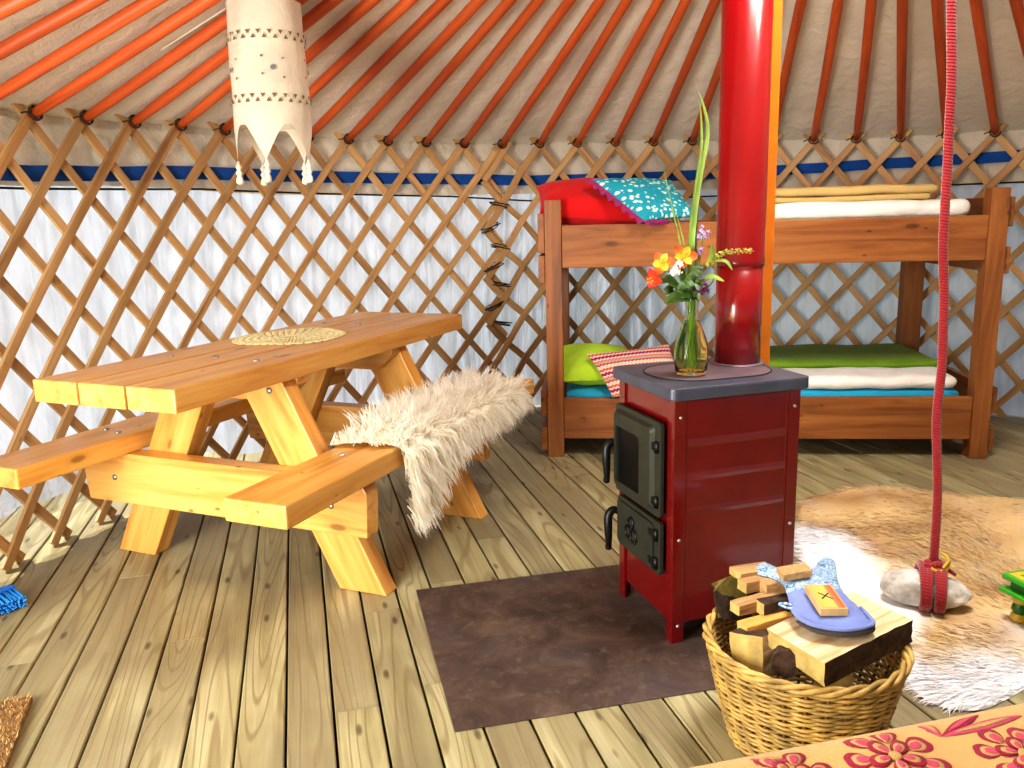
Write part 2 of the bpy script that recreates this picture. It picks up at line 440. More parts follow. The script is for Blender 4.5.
# ------------------------------------------------------------------ camera
f_px, pitch, roll = 824.12, .2007, .0261
cam = bpy.data.cameras.new('camera'); co = bpy.data.objects.new('camera', cam); C.objects.link(co)
cam.sensor_width = 36; cam.lens = f_px/1024*36; cam.clip_start = .05
co.matrix_world = Matrix.Translation((0, 0, 1.1709)) @ Matrix.Rotation(PI/2-pitch, 4, 'X') @ Matrix.Rotation(-roll, 4, 'Z')
bpy.context.scene.camera = co

# ------------------------------------------------------------------ setting: ground, floor, canvas wall, roof
g = MB().lathe([(12, -.2), (12, -.19)], 48, c=(CX, CY, 0)).build('ground', M['ground']); struct(g)
def build_floor():
    mb = MB(); c, s = cos(FR), sin(FR); pit = .1125; off = .010
    r2 = random.Random(3); RF = 3.35
    uc = CX*c+CY*s; wc = -CX*s+CY*c
    k = math.floor((uc-RF-off)/pit)
    while off+k*pit < uc+RF:
        u0 = off+k*pit; u1 = u0+pit-.0062; um = (u0+u1)/2-uc
        if abs(um) < RF-.02:
            hl = math.sqrt(RF*RF-um*um); w = wc-hl
            cuts = []; x = w+r2.uniform(1.0, 4.5)
            while x < wc+hl-.3: cuts.append(x); x += r2.uniform(2.6, 4.6)
            ends = [w]+cuts+[wc+hl]
            for a, b in zip(ends, ends[1:]):
                gid = r2.random(); ox = r2.uniform(0, 60); dz = r2.uniform(-.0012, .0)
                e = .003; n = max(1, int((b-a)/.5))
                prof = [(u0, -.03), (u0, dz-.003), (u0+e, dz), (u1-e, dz), (u1, dz-.003), (u1, -.03)]
                vs = []; gr = []
                for ww in (a+.0008, b-.0008):
                    for (uu, z) in prof:
                        vs.append((uu, ww, z)); gr.append((ww-a+ox, uu-u0+gid*9, z+gid*5))
                fs = [(i, i+1, i+7, i+6) for i in range(5)]
                fs = [f[::-1] for f in fs]
                mb.add(vs, fs+[(0,1,2,3,4,5)[::1], (11,10,9,8,7,6)], 0, False, grain=gr, grain_id=[gid]*12)
        k += 1
    F = Matrix.Rotation(FR, 4, 'Z')
    # local (u,w) -> world : u along (cos,sin), w along (-sin,cos)
    fl = struct(mb.build('floor', M['floor'], None, F))
    sub = MB().lathe([(3.4, -.08), (3.4, -.028)], 64).build('subfloor', M['dark'], fl, Matrix.Translation(F.inverted() @ V((CX, CY, 0))))
    return fl
build_floor()

def skirt(i):
    if i < 2: b = .15
    elif i < 5: b = .15-(i-2)/3*.15
    else: b = .0
    return max(.004, b+.018*nz(i*1.7, 3, 1)+.012*abs(sin(i*1.55)))
def build_wall():
    i0, i1, nu, nv = -7.0, 62.0, 1100, 16
    def pos(u, w):
        i = i0+u*(i1-i0); zt = H+dH(i)+.03; zb = skirt(i)
        z = zb+(zt-zb)*w
        r = R+.062+.012*nz(i*3.1, z*.7, 2)+.008*nz(i*8.0+z*2.0, z*.9, 5)
        if w > .97: r = R+.07
        return ring(i, r, z)
    mb = MB().grid(pos, nu, nv)
    # lighter fabric below, heavier double layer at the top quarter
    for q in range(len(mb.f)): mb.mi[q] = 1 if (q % nv) >= nv-3 else 0
    return struct(mb.build('wall_round', [M['canvas'], M['valance']]))
build_wall()
def build_roof():
    def pos(u, w):
        u = min(u, 1)
        i = u*76.07; r = R+.09+(RC-.02-R-.09)*w
        z = roofz(i % 76.07 if i < 64 else 64, r)+.050
        ph = (i-round(i)); z += -.012*(1-abs(ph)*2)**2*0-.014*(1-(2*ph)**2)*(1 if w > .02 else 0)+.014*nz(i*2.3, r*3, 1)+.012*nz(i*1.1+r*3, r*6, 4)
        return ring(i, r, z)
    return struct(MB().grid(pos, 76*6, 26, closeu=True).build('ceiling', M['roof']))
build_roof()

# blue belt and thin cord lying on the canvas behind the lattice
def path_band(name, zc, hw, r, mat, label, cat):
    def zf(i):
        for (a, x), (b, y) in zip(zc, zc[1:]):
            if a <= i <= b: t = (i-a)/(b-a); return x+(y-x)*t
        return zc[-1][1]
    mb = MB()
    def pos(u, w):
        i = -7+u*44; return ring(i, r+.002*nz(i*2, 1, 1)-(.004 if .3 < w < .7 else 0), zf(i)+hw*(2*w-1)+.004*nz(i*.9, 7, 2))
    mb.grid(pos, 300, 3); o = mb.build(name, mat); tag(o, label, cat); return o
path_band('wall_belt', [(-7, 1.355), (0, 1.368), (3.6, 1.40), (9, 1.388), (12, 1.375), (16, 1.385), (20, 1.408), (23, 1.417), (40, 1.41)], .029, R+.032, M['belt'], 'flat blue cloth belt running around the wall behind the lattice', 'belt')
mb = MB(); zc = [(-7, 1.31), (0, 1.314), (3.5, 1.327), (9.7, 1.29), (11.8, 1.257), (15, 1.255), (18, 1.262), (21, 1.279), (23.2, 1.28), (37, 1.27)]
def zcf(i):
    for (a, x), (b, y) in zip(zc, zc[1:]):
        if a <= i <= b: return x+(y-x)*(i-a)/(b-a)
    return 1.27
mb.tube([ring(-7+q*.25, R+.026, zcf(-7+q*.25)) for q in range(176)], .0045, 6)
tag(mb.build('tension_cord', M['cord']), 'thin dark cord stretched around the wall below the blue belt', 'cord')

# lattice sections
NR = 11
def node_z(i, j): h = H+dH(i); return h-(h-.06)*j/NR
def slat(parent, base, k, sgn, lo, hi, dr, clip_pad=.10, shift=False):
    """slat hanging from tip k; sgn=-1 runs towards lower index going down ('/' in view)"""
    gid = R_.random(); wob = R_.uniform(-.035, .035); w, t = .0185+R_.uniform(-.0015, .0015), .0065
    js = [-.38]+[x*.5 for x in range(0, NR*2+1)]+[NR+.42]
    pts = []
    for j in js:
        i = k+sgn*.5*j
        ii = i+wob*sin(PI*max(0, min(1, j/NR)))
        if i < lo-clip_pad or i > hi+clip_pad: continue
        z = node_z(i, j)
        if shift: z -= .055*max(0, min(1, (11.5-ii)/.7))
        if z < .006: z = .006
        pts.append((ii, z))
    if len(pts) < 3: return
    vs = []; gr = []; fs = []; L = 0; ox = R_.uniform(0, 40)
    P = [ring(i, R+dr, z) for i, z in pts]
    for q, p in enumerate(P):
        tg = (P[min(q+1, len(P)-1)]-P[max(q-1, 0)]).normalized()
        rd = V((p.x-CX, p.y-CY, 0)).normalized(); rd = (rd-tg*rd.dot(tg)).normalized(); wd = tg.cross(rd)
        if q: L += (p-P[q-1]).length
        for (a, b) in ((-w, -t+.002), (-w+.002, -t), (w-.002, -t), (w, -t+.002), (w, t), (-w, t)):
            vs.append(p+wd*a+rd*b); gr.append((L+ox, a+gid*3, b+gid*2))
    n = 6
    for q in range(len(P)-1):
        for e in range(n): fs.append((q*n+e, q*n+(e+1) % n, (q+1)*n+(e+1) % n, (q+1)*n+e))
    fs += [tuple(range(n))[::-1], tuple(range((len(P)-1)*n, len(P)*n))]
    mb = MB().add(vs, fs, 0, False, grain=gr, grain_id=[gid]*len(vs))
    return mb.build('slat', M['slat'], parent, Matrix.Translation(-V(base)))
def lattice(lo, hi, tlo, thi, dr, label):
    base = ring((lo+hi)/2, R, 0)
    root = thing('lattice_section', label, 'wall lattice', base)
    for k in range(math.floor(lo-6), math.ceil(hi+7)):
        for sgn in (-1, 1):
            slat(root, base, k, sgn, lo, hi, dr+(-.0075 if sgn < 0 else .0075), shift=lo > 0)
    # pegs at crossings
    return root
lattice(-5.5, 11.0, 0, 0, 0.0, 'long section of crossed wooden lattice against the canvas behind the picnic table')
lattice(10.4, 28.5, 0, 0, -.026, 'section of crossed wooden lattice against the canvas behind the bunk bed')
# lashings at the joint of the two sections
for q, (i, z) in enumerate([(10.9, 1.235), (10.65, 1.11), (10.9, 1.0), (10.7, .89), (10.9, .78), (10.7, .66), (10.9, .55)]):
    pts = []
    for s in range(60):
        a = s/60*2*PI*3; sx_ = cos(a)*.5; pts.append(ring(i+cos(a)*(.22+.05*sin(a*.31)), R-.021+sin(a)*.034, z+.010*sin(a*.33+q)+.022*cos(a)*(1 if q % 2 else -.5)))
    lb = ['topmost', 'second', 'third', 'fourth', 'fifth', 'sixth', 'lowest'][q]
    o = MB().tube(pts, .0028, 5).build('lashing', M['cord'])
    tag(o, f'dark cord lashing at the lattice joint left of the bunk, {lb} of seven counted downwards', 'lashing', 'cord lashings at the lattice joint')

ORD = ['first', 'second', 'third', 'fourth', 'fifth', 'sixth', 'seventh', 'eighth', 'ninth', 'tenth', 'eleventh', 'twelfth', 'thirteenth', 'fourteenth', 'fifteenth', 'sixteenth', 'seventeenth', 'eighteenth', 'nineteenth', 'twentieth', 'twenty-first', 'twenty-second', 'twenty-third', 'twenty-fourth', 'twenty-fifth']
# roof poles
for k in range(-4, 27):
    if k in (-3, -2, -1):
        lab = {-3: 'orange roof pole nearest the top left corner of the photo', -2: 'orange roof pole second from the top left corner of the photo', -1: 'orange roof pole third from the top left corner, foot out of frame'}[k]
    elif k == -4: lab = 'orange roof pole beyond the top left corner of the photo'
    elif k <= 23: lab = f'orange roof pole whose foot is {ORD[k]} from the left along the lattice top'
    else: lab = ['orange roof pole at the top right edge of the photo', 'orange roof pole just outside the right edge of the photo', 'orange roof pole second outside the right edge of the photo'][k-24]
    gid = R_.random(); base = ring(k, R-.012, H+dH(k)+.0)
    root = thing('roof_pole', lab, 'roof pole', base, 0, 'roof poles')
    end = ring(k, RC+.03, roofz(k, RC+.03)); d = end-base; n = 14
    br = R_.uniform(-.012, .012)
    sdv = d.cross(V((0,0,1))).normalized()
    pts = [d*(q/n)+sdv*(br*sin(PI*q/n)) for q in range(n+1)]
    gr0 = R_.uniform(0, 30)
    mb = MB(); mb.tube(pts, lambda u: .0195+.003*sin(u*PI)-(.003 if u < .01 else 0), 10, gid=gid)
    mb.at['grain'] = {i: (x[0]+gr0, cos(x[1])*.03+gid*4, sin(x[1])*.03) for i, x in mb.at['grain'].items()}
    mb.build('pole_shaft', M['pole'], root)
    lp = MB(); rd = (d.normalized())
    pts = []
    for s in range(25):
        a = s/24*2*PI*2; pts.append(V((0,0,.0))+rd*(.018+.014*s/24)+sdv*(cos(a)*.0245)+rd.cross(sdv)*(sin(a)*.0245))
    lp.tube(pts, .0036, 5); lp.tube([sdv*.024+rd*.03, sdv*.04+rd*.024, sdv*.052+rd*.012], .003, 5)
    lp.build('tie_loop', M['lash'], root)

# crown ring the poles run into
crown = thing('crown_ring', 'orange wooden crown ring high above the stove, out of frame', 'crown', (CX, CY, H+(R-RC)*SLOPE))
MB().tube([(RC*cos(a*PI/24), RC*sin(a*PI/24), 0) for a in range(48)], .04, 8, closed=True).build('hoop', M['postpaint'], crown)
for a in (.2, .2+PI/2):
    bar('cross_bar', crown, M['postpaint'], (-RC*cos(a), -RC*sin(a), .03), (RC*cos(a), RC*sin(a), .03), .05, .04)
post = thing('roof_post', 'bright orange wooden post rising close behind the red stove pipe', 'post', (.766, 2.545, 0))
bar('post_shaft', post, M['postpaint'], (0, 0, 0), (0, 0, H+(R-RC)*SLOPE-.03), .068, .068)
bar('foot_block', post, M['postpaint'], (0, 0, 0), (0, 0, .05), .10, .10)

# plastic film and rolled skirt behind the left lattice
def film_mesh():
    def pos(u, w):
        i = -2.5+u*5; z = .10+w*.24; r = R+.036+.014*nz(i*5, z*22, 1)
        return ring(i, r, z+.02*nz(i*3, 2, 2))
    return MB().grid(pos, 70, 14, smooth=False)
tag(film_mesh().build('plastic_sheet', M['film']), 'crumpled clear plastic sheet tucked low behind the lattice at the left', 'plastic sheet')

# ------------------------------------------------------------------ picnic table
TZ, TT = .749, .0666
tb = thing('picnic_table', 'honey coloured thick timber picnic table with attached benches beside the lattice wall', 'table', (-.8843, 2.1122, 0), 1.1675)
TL, TW = 1.7076, .5317
pw_ = (TW-.016)/3
for q in range(3):
    b0 = q*(pw_+.008)
    bar('tabletop_plank', tb, M['pine'], (0, b0+pw_/2, TZ-TT/2), (TL+R_.uniform(-.006, .006), b0+pw_/2, TZ-TT/2), pw_, TT, bev=.005)
FZ, FT = .467, .0652
for b in (-.229, .7593):
    bar('bench_board', tb, M['pine'], (.0007, b, FZ-FT/2), (1.7295, b, FZ-FT/2), .2015, FT, bev=.006)
BC = .2659
for (a0, a1) in ((.4067, .4733), (1.257, 1.3235)):
    am = (a0+a1)/2
    solid('crossbeam', tb, M['pine'], [(a0, -.2945, .218), (a0, .870, .218), (a0, .885, .36), (a0, .868, .401), (a0, -.280, .401), (a0, -.302, .36)], (a1-a0, 0, 0), (0, 1, 0), .005)
for (a0, a1) in ((.474, .5405), (1.1895, 1.256)):
    for s in (-1, 1):
        P = [(-.308, .0), (-.132, .0), (.214, TZ-TT), (.038, TZ-TT)]
        if s > 0: P = [(2*BC-b, z) for b, z in P]
        solid('leg', tb, M['pine'], [(a0, b, z) for b, z in P], (a1-a0, 0, 0), V((0, P[3][0]-P[0][0], .68)), .004)
for (a0, a1) in ((.541, .600), (1.130, 1.189)):
    solid('top_batten', tb, M['pine'], [(a0, .10, .592), (a0, TW-.10, .592), (a0, TW-.025, .655), (a0, TW-.025, .682), (a0, .025, .682), (a0, .025, .655)], (a1-a0, 0, 0), (0, 1, 0), .004)
def bolt(p, d):
    F = frame(d, p); mb = MB(); mb.lathe([(.011, -.001), (.011, .002), (.008, .005), (.003, .0065)], 12)
    mb.build('bolt', M['steel'], tb, F @ Matrix.Rotation(PI/2, 4, 'Y'))
for p in [(.4067, .735, .31), (.4067, -.17, .31), (.474, .085, .645), (.474, .13, .655)]: bolt(p, (-1, 0, 0))
for p in [(.43, .72, FZ), (.45, .80, FZ), (.43, .09, TZ), (.45, .27, TZ), (.43, .44, TZ), (1.28, .09, TZ), (1.28, .27, TZ), (1.28, .44, TZ), (.44, -.2, FZ)]: bolt(p, (0, 0, 1))
TM = Matrix.Translation((-.8843, 2.1122, 0)) @ Matrix.Rotation(1.1675, 4, 'Z')

# crocheted doily on the table
def doily():
    mb = MB()
    def sc(r, a): return r*(1+.05*sin(a*3+1)+.03*sin(5*a))
    rings = [.018, .04, .062, .086, .11, .135, .16, .184]
    for q, r in enumerate(rings):
        n = 40+q*16
        mb.tube([(sc(r, 2*PI*k/n)*cos(2*PI*k/n)*1.08, sc(r, 2*PI*k/n)*sin(2*PI*k/n)*.98, .0026) for k in range(n)], .0036, 5, closed=True, flat=.6)
        m = 10+q*5
        for k in range(m):
            a = 2*PI*(k+.5*(q % 2))/m; r1 = rings[q+1] if q+1 < len(rings) else r+.006; da = .35*2*PI/m
            for sg in (-1, 1):
                mb.tube([(sc(r, a)*cos(a)*1.08, sc(r, a)*sin(a)*.98, .0026), (sc((r+r1)/2, a)*cos(a+sg*da*.8)*1.08, sc((r+r1)/2, a)*sin(a+sg*da*.8)*.98, .005), (sc(r1, a)*cos(a+sg*da)*1.08, sc(r1, a)*sin(a+sg*da)*.98, .0026)], .0034, 4, flat=.6)
    m = 38
    for k in range(m):
        a = 2*PI*k/m; rr = sc(.19, a)
        mb.tube([((rr+.015*cos(t)-.004)*cos(a+.075*sin(t))*1.08, (rr+.015*cos(t)-.004)*sin(a+.075*sin(t))*.98, .0028) for t in [x*PI/5 for x in range(10)]], .0034, 4, closed=True, flat=.6)
    o = mb.build('lace_doily', M['lace'], None, TM @ Matrix.Translation((.90, .315, TZ)))
    tag(o, 'cream crocheted lace doily lying flat in the middle of the picnic table top', 'doily')
doily()

# fur helper: bent tapering ribbons
def strands(mb, roots, rng, mi=0):
    """roots: (pos, dir, length, width, gravity, color_root, color_tip)"""
    for (p, d, L, w, g, c0, c1, *nn_) in roots:
        nn_ = tuple(nn_[0]) if nn_ else (0, 0, 1)
        p = V(p); d = V(d).normalized(); sd = d.cross(V(nn_)+V((rng.uniform(-.55, .55), rng.uniform(-.55, .55), rng.uniform(-.55, .55)))).normalized()
        vs = []; cs = []; q = p.copy(); dd = d.copy(); n = 4
        for s in range(n+1):
            t = s/n; ww = w*(1-t**1.5)+.0003
            vs += [q-sd*ww, q+sd*ww]; c = tuple(c0[i]*(1-t)+c1[i]*t for i in range(3)); cs += [c, c]
            dd = (dd+V((0, 0, -g/n))+V((rng.uniform(-1, 1), rng.uniform(-1, 1), rng.uniform(-1, 1)))*.10).normalized(); q = q+dd*(L/n)
        mb.add(vs, [(2*s, 2*s+1, 2*s+3, 2*s+2) for s in range(n)], mi, True, Col=cs)

# sheepskin on the front bench
def sheepskin():
    rng = random.Random(5)
    be, fe = -.112, -.345
    def drop(a):
        ks = [(.50, .23), (.56, .25), (.62, .245), (.70, .205), (.78, .15), (.86, .10), (.95, .075), (1.1, .07), (1.25, .06), (1.45, .045), (1.68, .03)]
        for (x, y), (x2, y2) in zip(ks, ks[1:]):
            if x <= a <= x2: return y+(y2-y)*(a-x)/(x2-x)
        return .03
    zt = FZ+.006
    def surf(u, w):
        a = .50+u*1.0
        wdg = max(0.0, min(1.0, (a-.50)/.10))
        # near end is a diagonal edge: shorter towards the front
        t = w
        if t < .6:
            q = t/.6; b = be+(fe-be)*q; aa = a
            if u < .12: aa = a+(.12-u)/.12*.055*q
            z = zt+.012*sin(PI*q)
            return V((aa, b, z))
        q = (t-.6)/.4; D = drop(a)
        return V((a+(.055*(.12-u)/.12 if u < .12 else 0), fe-.008-.02*sin(q*PI*.6), zt-.004-D*q))
    root = thing('sheepskin', 'shaggy white sheepskin draped over the front bench of the picnic table', 'sheepskin', TM @ V((1.05, -.23, FZ)))
    IM = Matrix.Translation(-(TM @ V((1.05, -.23, FZ)))) @ TM
    white = s2l((255, 252, 244)); crm = s2l((252, 247, 232))
    g = MB().grid(surf, 60, 24, Col=lambda u, w: crm)
    g.build('skin', M['skin'], root, IM)
    mb = MB(); roots = []
    for q in range(1500):
        u, w = rng.random(), rng.random()
        p = surf(u, w); e = .004
        du = surf(min(1, u+e), w)-surf(max(0, u-e), w); dw = surf(u, min(1, w+e))-surf(u, max(0, w-e))
        n = du.cross(dw).normalized()
        if n.z < -.05 or (n.z < .3 and n.y > 0): n = -n
        if w > .6 and n.y > 0: n = -n
        cd = (n*.8+V((rng.uniform(-.8, .8), rng.uniform(-.8, .35), rng.uniform(-.35, .25)))).normalized()
        if w > .62: cd = (cd+V((0, -.1, -.9))).normalized()
        if u < .05: cd = (cd+V((-.5, 0, 0))).normalized()
        if u > .96: cd = (cd+V((.6, 0, -.1))).normalized()
        if w < .12: cd = (cd+V((0, .35, .55))).normalized()
        L = rng.uniform(.045, .08)*(.62 if u < .14 and w < .62 else (1.3 if w < .45 else 1))
        tip = cd*L
        for s in range(9):
            o = V((rng.gauss(0, .010), rng.gauss(0, .010), rng.gauss(0, .004)))
            c = rng.random()*.5
            d = (tip-o*.75).normalized()
            c0 = tuple(crm[i]*(1-c)+white[i]*c for i in range(3))
            roots.append((p+o, d, L*rng.uniform(.8, 1.1), .0019, .5 if w < .6 else .8, c0, white, (n*.75+d*.35+V((0, 0, .25))).normalized()))
    strands(mb, roots, rng); mb.build('fleece', M['fur'], root, IM)
sheepskin()

# ------------------------------------------------------------------ pendant lamp
def lamp():
    cx, cy = -.795, 2.95
    root = thing('pendant_lamp', 'cream linen cylinder pendant lampshade with pointed hem hanging above the table', 'lamp', (cx, cy, 1.30))
    zt, zh, zp = 1.885, 1.490, 1.375
    ca = math.atan2(-cy, -cx)
    nt = 5; ph0 = ca-math.radians(14)
    def hem(a):
        k = (a-ph0)/(2*PI/nt); fr = k-round(k); u = abs(fr)*2
        return zh-(zh-zp)*max(0, 1-u/.86)**1.25
    def pos(u, w):
        a = 2*PI*u; z0 = hem(a); z = zt+(z0-zt)*w
        r = .121+.007*(zt-z)/.4+.004*nz(cos(a)*2.2, sin(a)*2.2, z*7)
        if z < zh: r -= .05*(zh-z)*0.6
        return V((cx+r*cos(a), cy+r*sin(a), z))
    sh = MB().grid(pos, 200, 40, closeu=True).build('lamp_shade', M['cream'], root, Matrix.Translation((-cx, -cy, -1.30)))
    top = MB()
    def tpos(u, w):
        a = 2*PI*u; r = .122*w; return V((cx+r*cos(a), cy+r*sin(a), zt+.012*(1-w*w)+.002*nz(cos(a)*3, sin(a)*3, w*4)))
    top.grid(tpos, 40, 8, closeu=True).build('shade_top', M['cream'], root, Matrix.Translation((-cx, -cy, -1.30)))
    OFF = Matrix.Translation((-cx, -cy, -1.30))
    for z in (zt-.004, zh+.004):
        MB().tube([(cx+.1205*cos(a*PI/24), cy+.1205*sin(a*PI/24), z) for a in range(48)], .0025, 6, closed=True).build('wire_hoop', M['creamstr'], root, OFF)
    def patch(mb, a, z, pts):
        r = .1285+.007*(zt-z)/.4
        mb.add([V((cx+r*cos(a+x/r), cy+r*sin(a+x/r), z+y)) for x, y in pts], [tuple(range(len(pts)))], 0, False)
    for zc_ in (1.768, 1.572):
        mb = MB(); n = 46
        for k in range(n):
            a = 2*PI*k/n; sgn = 1 if k % 2 else -1
            patch(mb, a, zc_+sgn*.006, [(-.0075, .007*sgn), (.0075, .007*sgn), (0, -.007*sgn)])
        mb.build('cutwork_band', M['hole_shade'], root, OFF)  # dark patches on the cloth stand in for shade inside the cut-outs
    mb = MB()
    for q in range(5):
        for (da, z, r) in ((.10, 1.665, .0085), (-.16, 1.70, .004), (-.16, 1.645, .004), (.36, 1.635, .004), (.36, 1.695, .0035)):
            patch(mb, ca+da+q*2*PI/5, z, [(r*cos(t*PI/5), r*sin(t*PI/5)) for t in range(10)])
    mb.build('dot_applique', M['greydot'], root, OFF)
    for k in range(nt):
        a = ph0+2*PI*k/nt; z = zp+.004; r = .125
        mb = MB(); x, y = cx+r*cos(a), cy+r*sin(a)
        pr = [(.003, 0), (.006, -.012), (.011, -.02), (.006, -.03), (.012, -.04), (.007, -.05), (.011, -.058), (.013, -.072), (.004, -.078)]
        mb.lathe(pr, 10, c=(x, y, z)); mb.build('tassel', M['creamstr'], root, OFF)
    mb = MB(); mb.tube([(cx, cy, zt+.012), (cx, cy, roofz(5, 1.9)+.02)], .003, 6)
    mb.build('hanging_cord', M['creamstr'], root, OFF)
lamp()
# white cable along the roof pole
cb = MB(); cb.tube([ring(.70+.22*q/20, 2.32-.78*q/20, roofz(1, 2.32-.78*q/20)+.010) for q in range(21)], .0035, 6)
tag(cb.build('lamp_cable', M['creamstr']), 'thin white cable running along a roof pole towards the pendant lamp', 'cable')

# ------------------------------------------------------------------ soft things
def soft_slab(lo, hi, rnd, amp=.006, fr=9, seed=0, n=(26, 10, 4), exp=5.0):
    """puffy folded bedding: rounded slab with gentle lumps"""
    mb = MB(); c = (V(lo)+V(hi))/2; h = (V(hi)-V(lo))/2
    bm = bmesh.new(); bmesh.ops.create_cube(bm, size=2)
    def cut(ax, k):
        for s in range(1, k):
            x = -1+2*s/k
            pn = V((0,0,0)); pn[ax] = x; no = V((0,0,0)); no[ax] = 1
            bmesh.ops.bisect_plane(bm, geom=bm.verts[:]+bm.edges[:]+bm.faces[:], plane_co=pn, plane_no=no)
    for ax in range(3): cut(ax, n[ax])
    for v in bm.verts:
        p = V(v.co[:]); q = V((p.x*h.x, p.y*h.y, p.z*h.z))
        r = min(rnd, h.z, h.y, h.x); inner = V([max(-(h[i]-r), min(h[i]-r, q[i])) for i in range(3)])
        d = q-inner
        if d.length > 1e-6: d = d.normalized()*min(d.length, r)
        q = inner+d
        nn = noise.noise_vector(V((q.x*fr+seed, q.y*fr, q.z*fr*.6+seed*2)))
        q += nn*amp; q.z += (amp*1.2)*nz(q.x*fr*.5+seed, q.y*fr*.4, 3)*(p.z > 0)
        v.co = c+q
    return mb.bm(bm, 0, True)
def pillow(P1, P2, P3, P4, th, seed=0, n=26, pinch=.05, grainscale=.5):
    """cushion over a corner quad; front and back bulge"""
    P1, P2, P3, P4 = [V(p) for p in (P1, P2, P3, P4)]
    nrm = (P2-P1).cross(P4-P1).normalized(); mb = MB()
    def pt(u, w, s):
        x, y = 2*u-1, 2*w-1
        # edges pulled in between the corners
        uu = .5+.5*x*(1-pinch*(1-y*y)*abs(x)); ww = .5+.5*y*(1-pinch*(1-x*x)*abs(y))
        p = (P1*(1-uu)+P2*uu)*(1-ww)+(P4*(1-uu)+P3*uu)*ww
        b = max(0, (1-abs(x)**2.6))**.55*max(0, (1-abs(y)**2.6))**.55
        return p+nrm*(s*th*.5*b*(1+.12*nz(u*4+seed, w*4, s)))
    for s in (1, -1):
        mb.grid(lambda u, w: pt(u, w, s), n, n, grain=lambda u, w: (u*grainscale, w*grainscale, 0))
    return mb

# ------------------------------------------------------------------ bunk bed
BX, BY, BR = .1706, 3.9228, -.106
BM = Matrix.Translation((BX, BY, 0)) @ Matrix.Rotation(BR, 4, 'Z')
bunk = thing('bunk_bed', 'brown stained timber bunk bed standing against the back wall', 'bunk bed', (BX, BY, 0), BR)
ZP = 1.2407
for (a, b, wa, wb) in ((.0396, .0396, .079, .079), (2.0168, .0396, .079, .079), (.0396, .94, .079, .079), (2.003, .94, .106, .079)):
    bar('post', bunk, M['bunk'], (a, b, 0), (a, b, ZP), wb, wa, up=(1, 0, 0), bev=.004)
for b in (.030, .955):
    for (z0, z1) in ((.0921, .2929), (.9243, 1.1233)):
        bar('side_rail', bunk, M['bunk'], (.080, b, (z0+z1)/2), (1.9765 if b < .5 else 1.949, b, (z0+z1)/2), .042, z1-z0)
for (z0, z1) in ((.03, .145), (.21, .335), (.855, .985), (.995, 1.18)):
    bar('end_board', bunk, M['bunk'], (-.017, .01, (z0+z1)/2), (-.017, .975, (z0+z1)/2), .032, z1-z0)
for (z0, z1) in ((.03, .145), (.21, .335), (.86, .98), (1.07, 1.20)):
    bar('end_board', bunk, M['bunk'], (2.075, .03, (z0+z1)/2), (2.075, .975, (z0+z1)/2), .034, z1-z0)
for z in (.205, 1.012):
    bar('bed_base', bunk, M['bunk'], (.082, .493, z), (1.947, .493, z), .87, .022)
def bed_item(name, mb, mat, label, cat, group=None):
    o = mb.build(name, mat, None, BM); return tag(o, label, cat, group)
bed_item('mattress', soft_slab((.085, .055, .218), (1.945, .93, .320), .03, .002), M['bluesheet'], 'blue sheeted mattress on the lower bunk', 'mattress')
bed_item('mattress', soft_slab((.085, .055, 1.025), (1.945, .93, 1.112), .03, .002), M['mattress'], 'pale mattress on the upper bunk, mostly hidden behind the rail', 'mattress')
bed_item('folded_duvet', soft_slab((.98, .055, 1.114), (1.93, .55, 1.198), .042, .006, 8, 3, (40, 14, 5)), M['whitecloth'], 'white folded duvet on the upper bunk under the tan blanket', 'duvet')
def tan_blanket():
    mb = soft_slab((1.0, .10, 1.196), (1.76, .50, 1.228), .016, .005, 7, 5, (34, 10, 3))
    m2 = soft_slab((1.02, .09, 1.226), (1.79, .48, 1.268), .02, .006, 6, 8, (34, 10, 3)); mb.add(m2.v, m2.f)
    return mb
bed_item('folded_blanket', tan_blanket(), M['tan'], 'folded tan blanket lying on the white duvet of the upper bunk', 'blanket')
bed_item('folded_duvet', soft_slab((1.12, .055, .321), (1.93, .33, .383), .031, .006, 9, 13, (40, 12, 5)), M['whitecloth'], 'white folded duvet on the lower bunk in front of the green blanket', 'duvet')
def green_blanket():
    mb = soft_slab((1.0, .335, .321), (1.965, .90, .368), .03, .007, 6, 21, (30, 16, 4))
    m2 = soft_slab((1.0, .338, .366), (1.962, .90, .408), .026, .009, 5, 31, (30, 16, 4)); mb.add(m2.v, m2.f)
    return mb
bed_item('folded_blanket', green_blanket(), M['green'], 'thick folded green blanket at the back of the lower bunk', 'blanket')
bed_item('pillow', pillow((-.055, .30, 1.315), (.46, .40, 1.31), (.50, .085, 1.125), (-.03, .075, 1.165), .19, 2), M['redcloth'], 'plain red pillow at the left end of the upper bunk', 'pillow')
tq = thing('pillow', 'turquoise flower print pillow with purple frill leaning on the red pillow', 'pillow', BM @ V((.45, .2, 1.15)), BR)
Q = [(.215, .10, 1.335), (.60, .26, 1.325), (.705, .06, 1.150), (.455, -.035, 1.135)]
TQ = Matrix.Translation(-V((.45, .2, 1.15)))
pillow(*Q, .10, 5, grainscale=.9).build('pillow_cover', M['turq'], tq, TQ)
def frill(P, Qq, out, seed):
    P, Qq, out = V(P), V(Qq), V(out).normalized(); nr = (Qq-P).cross(out).normalized()
    return MB().grid(lambda u, w: P*(1-u)+Qq*u+out*(w*.036)+nr*(w*.010*sin(u*46+seed)), 110, 4)
lf = V(Q[0])-V(Q[1])
frill(V(Q[0])+V((.008,0,0)), V(Q[3])+V((.008,0,0)), lf+V((0, -.1, -.12)), 0).build('frill', M['purple'], tq, TQ)
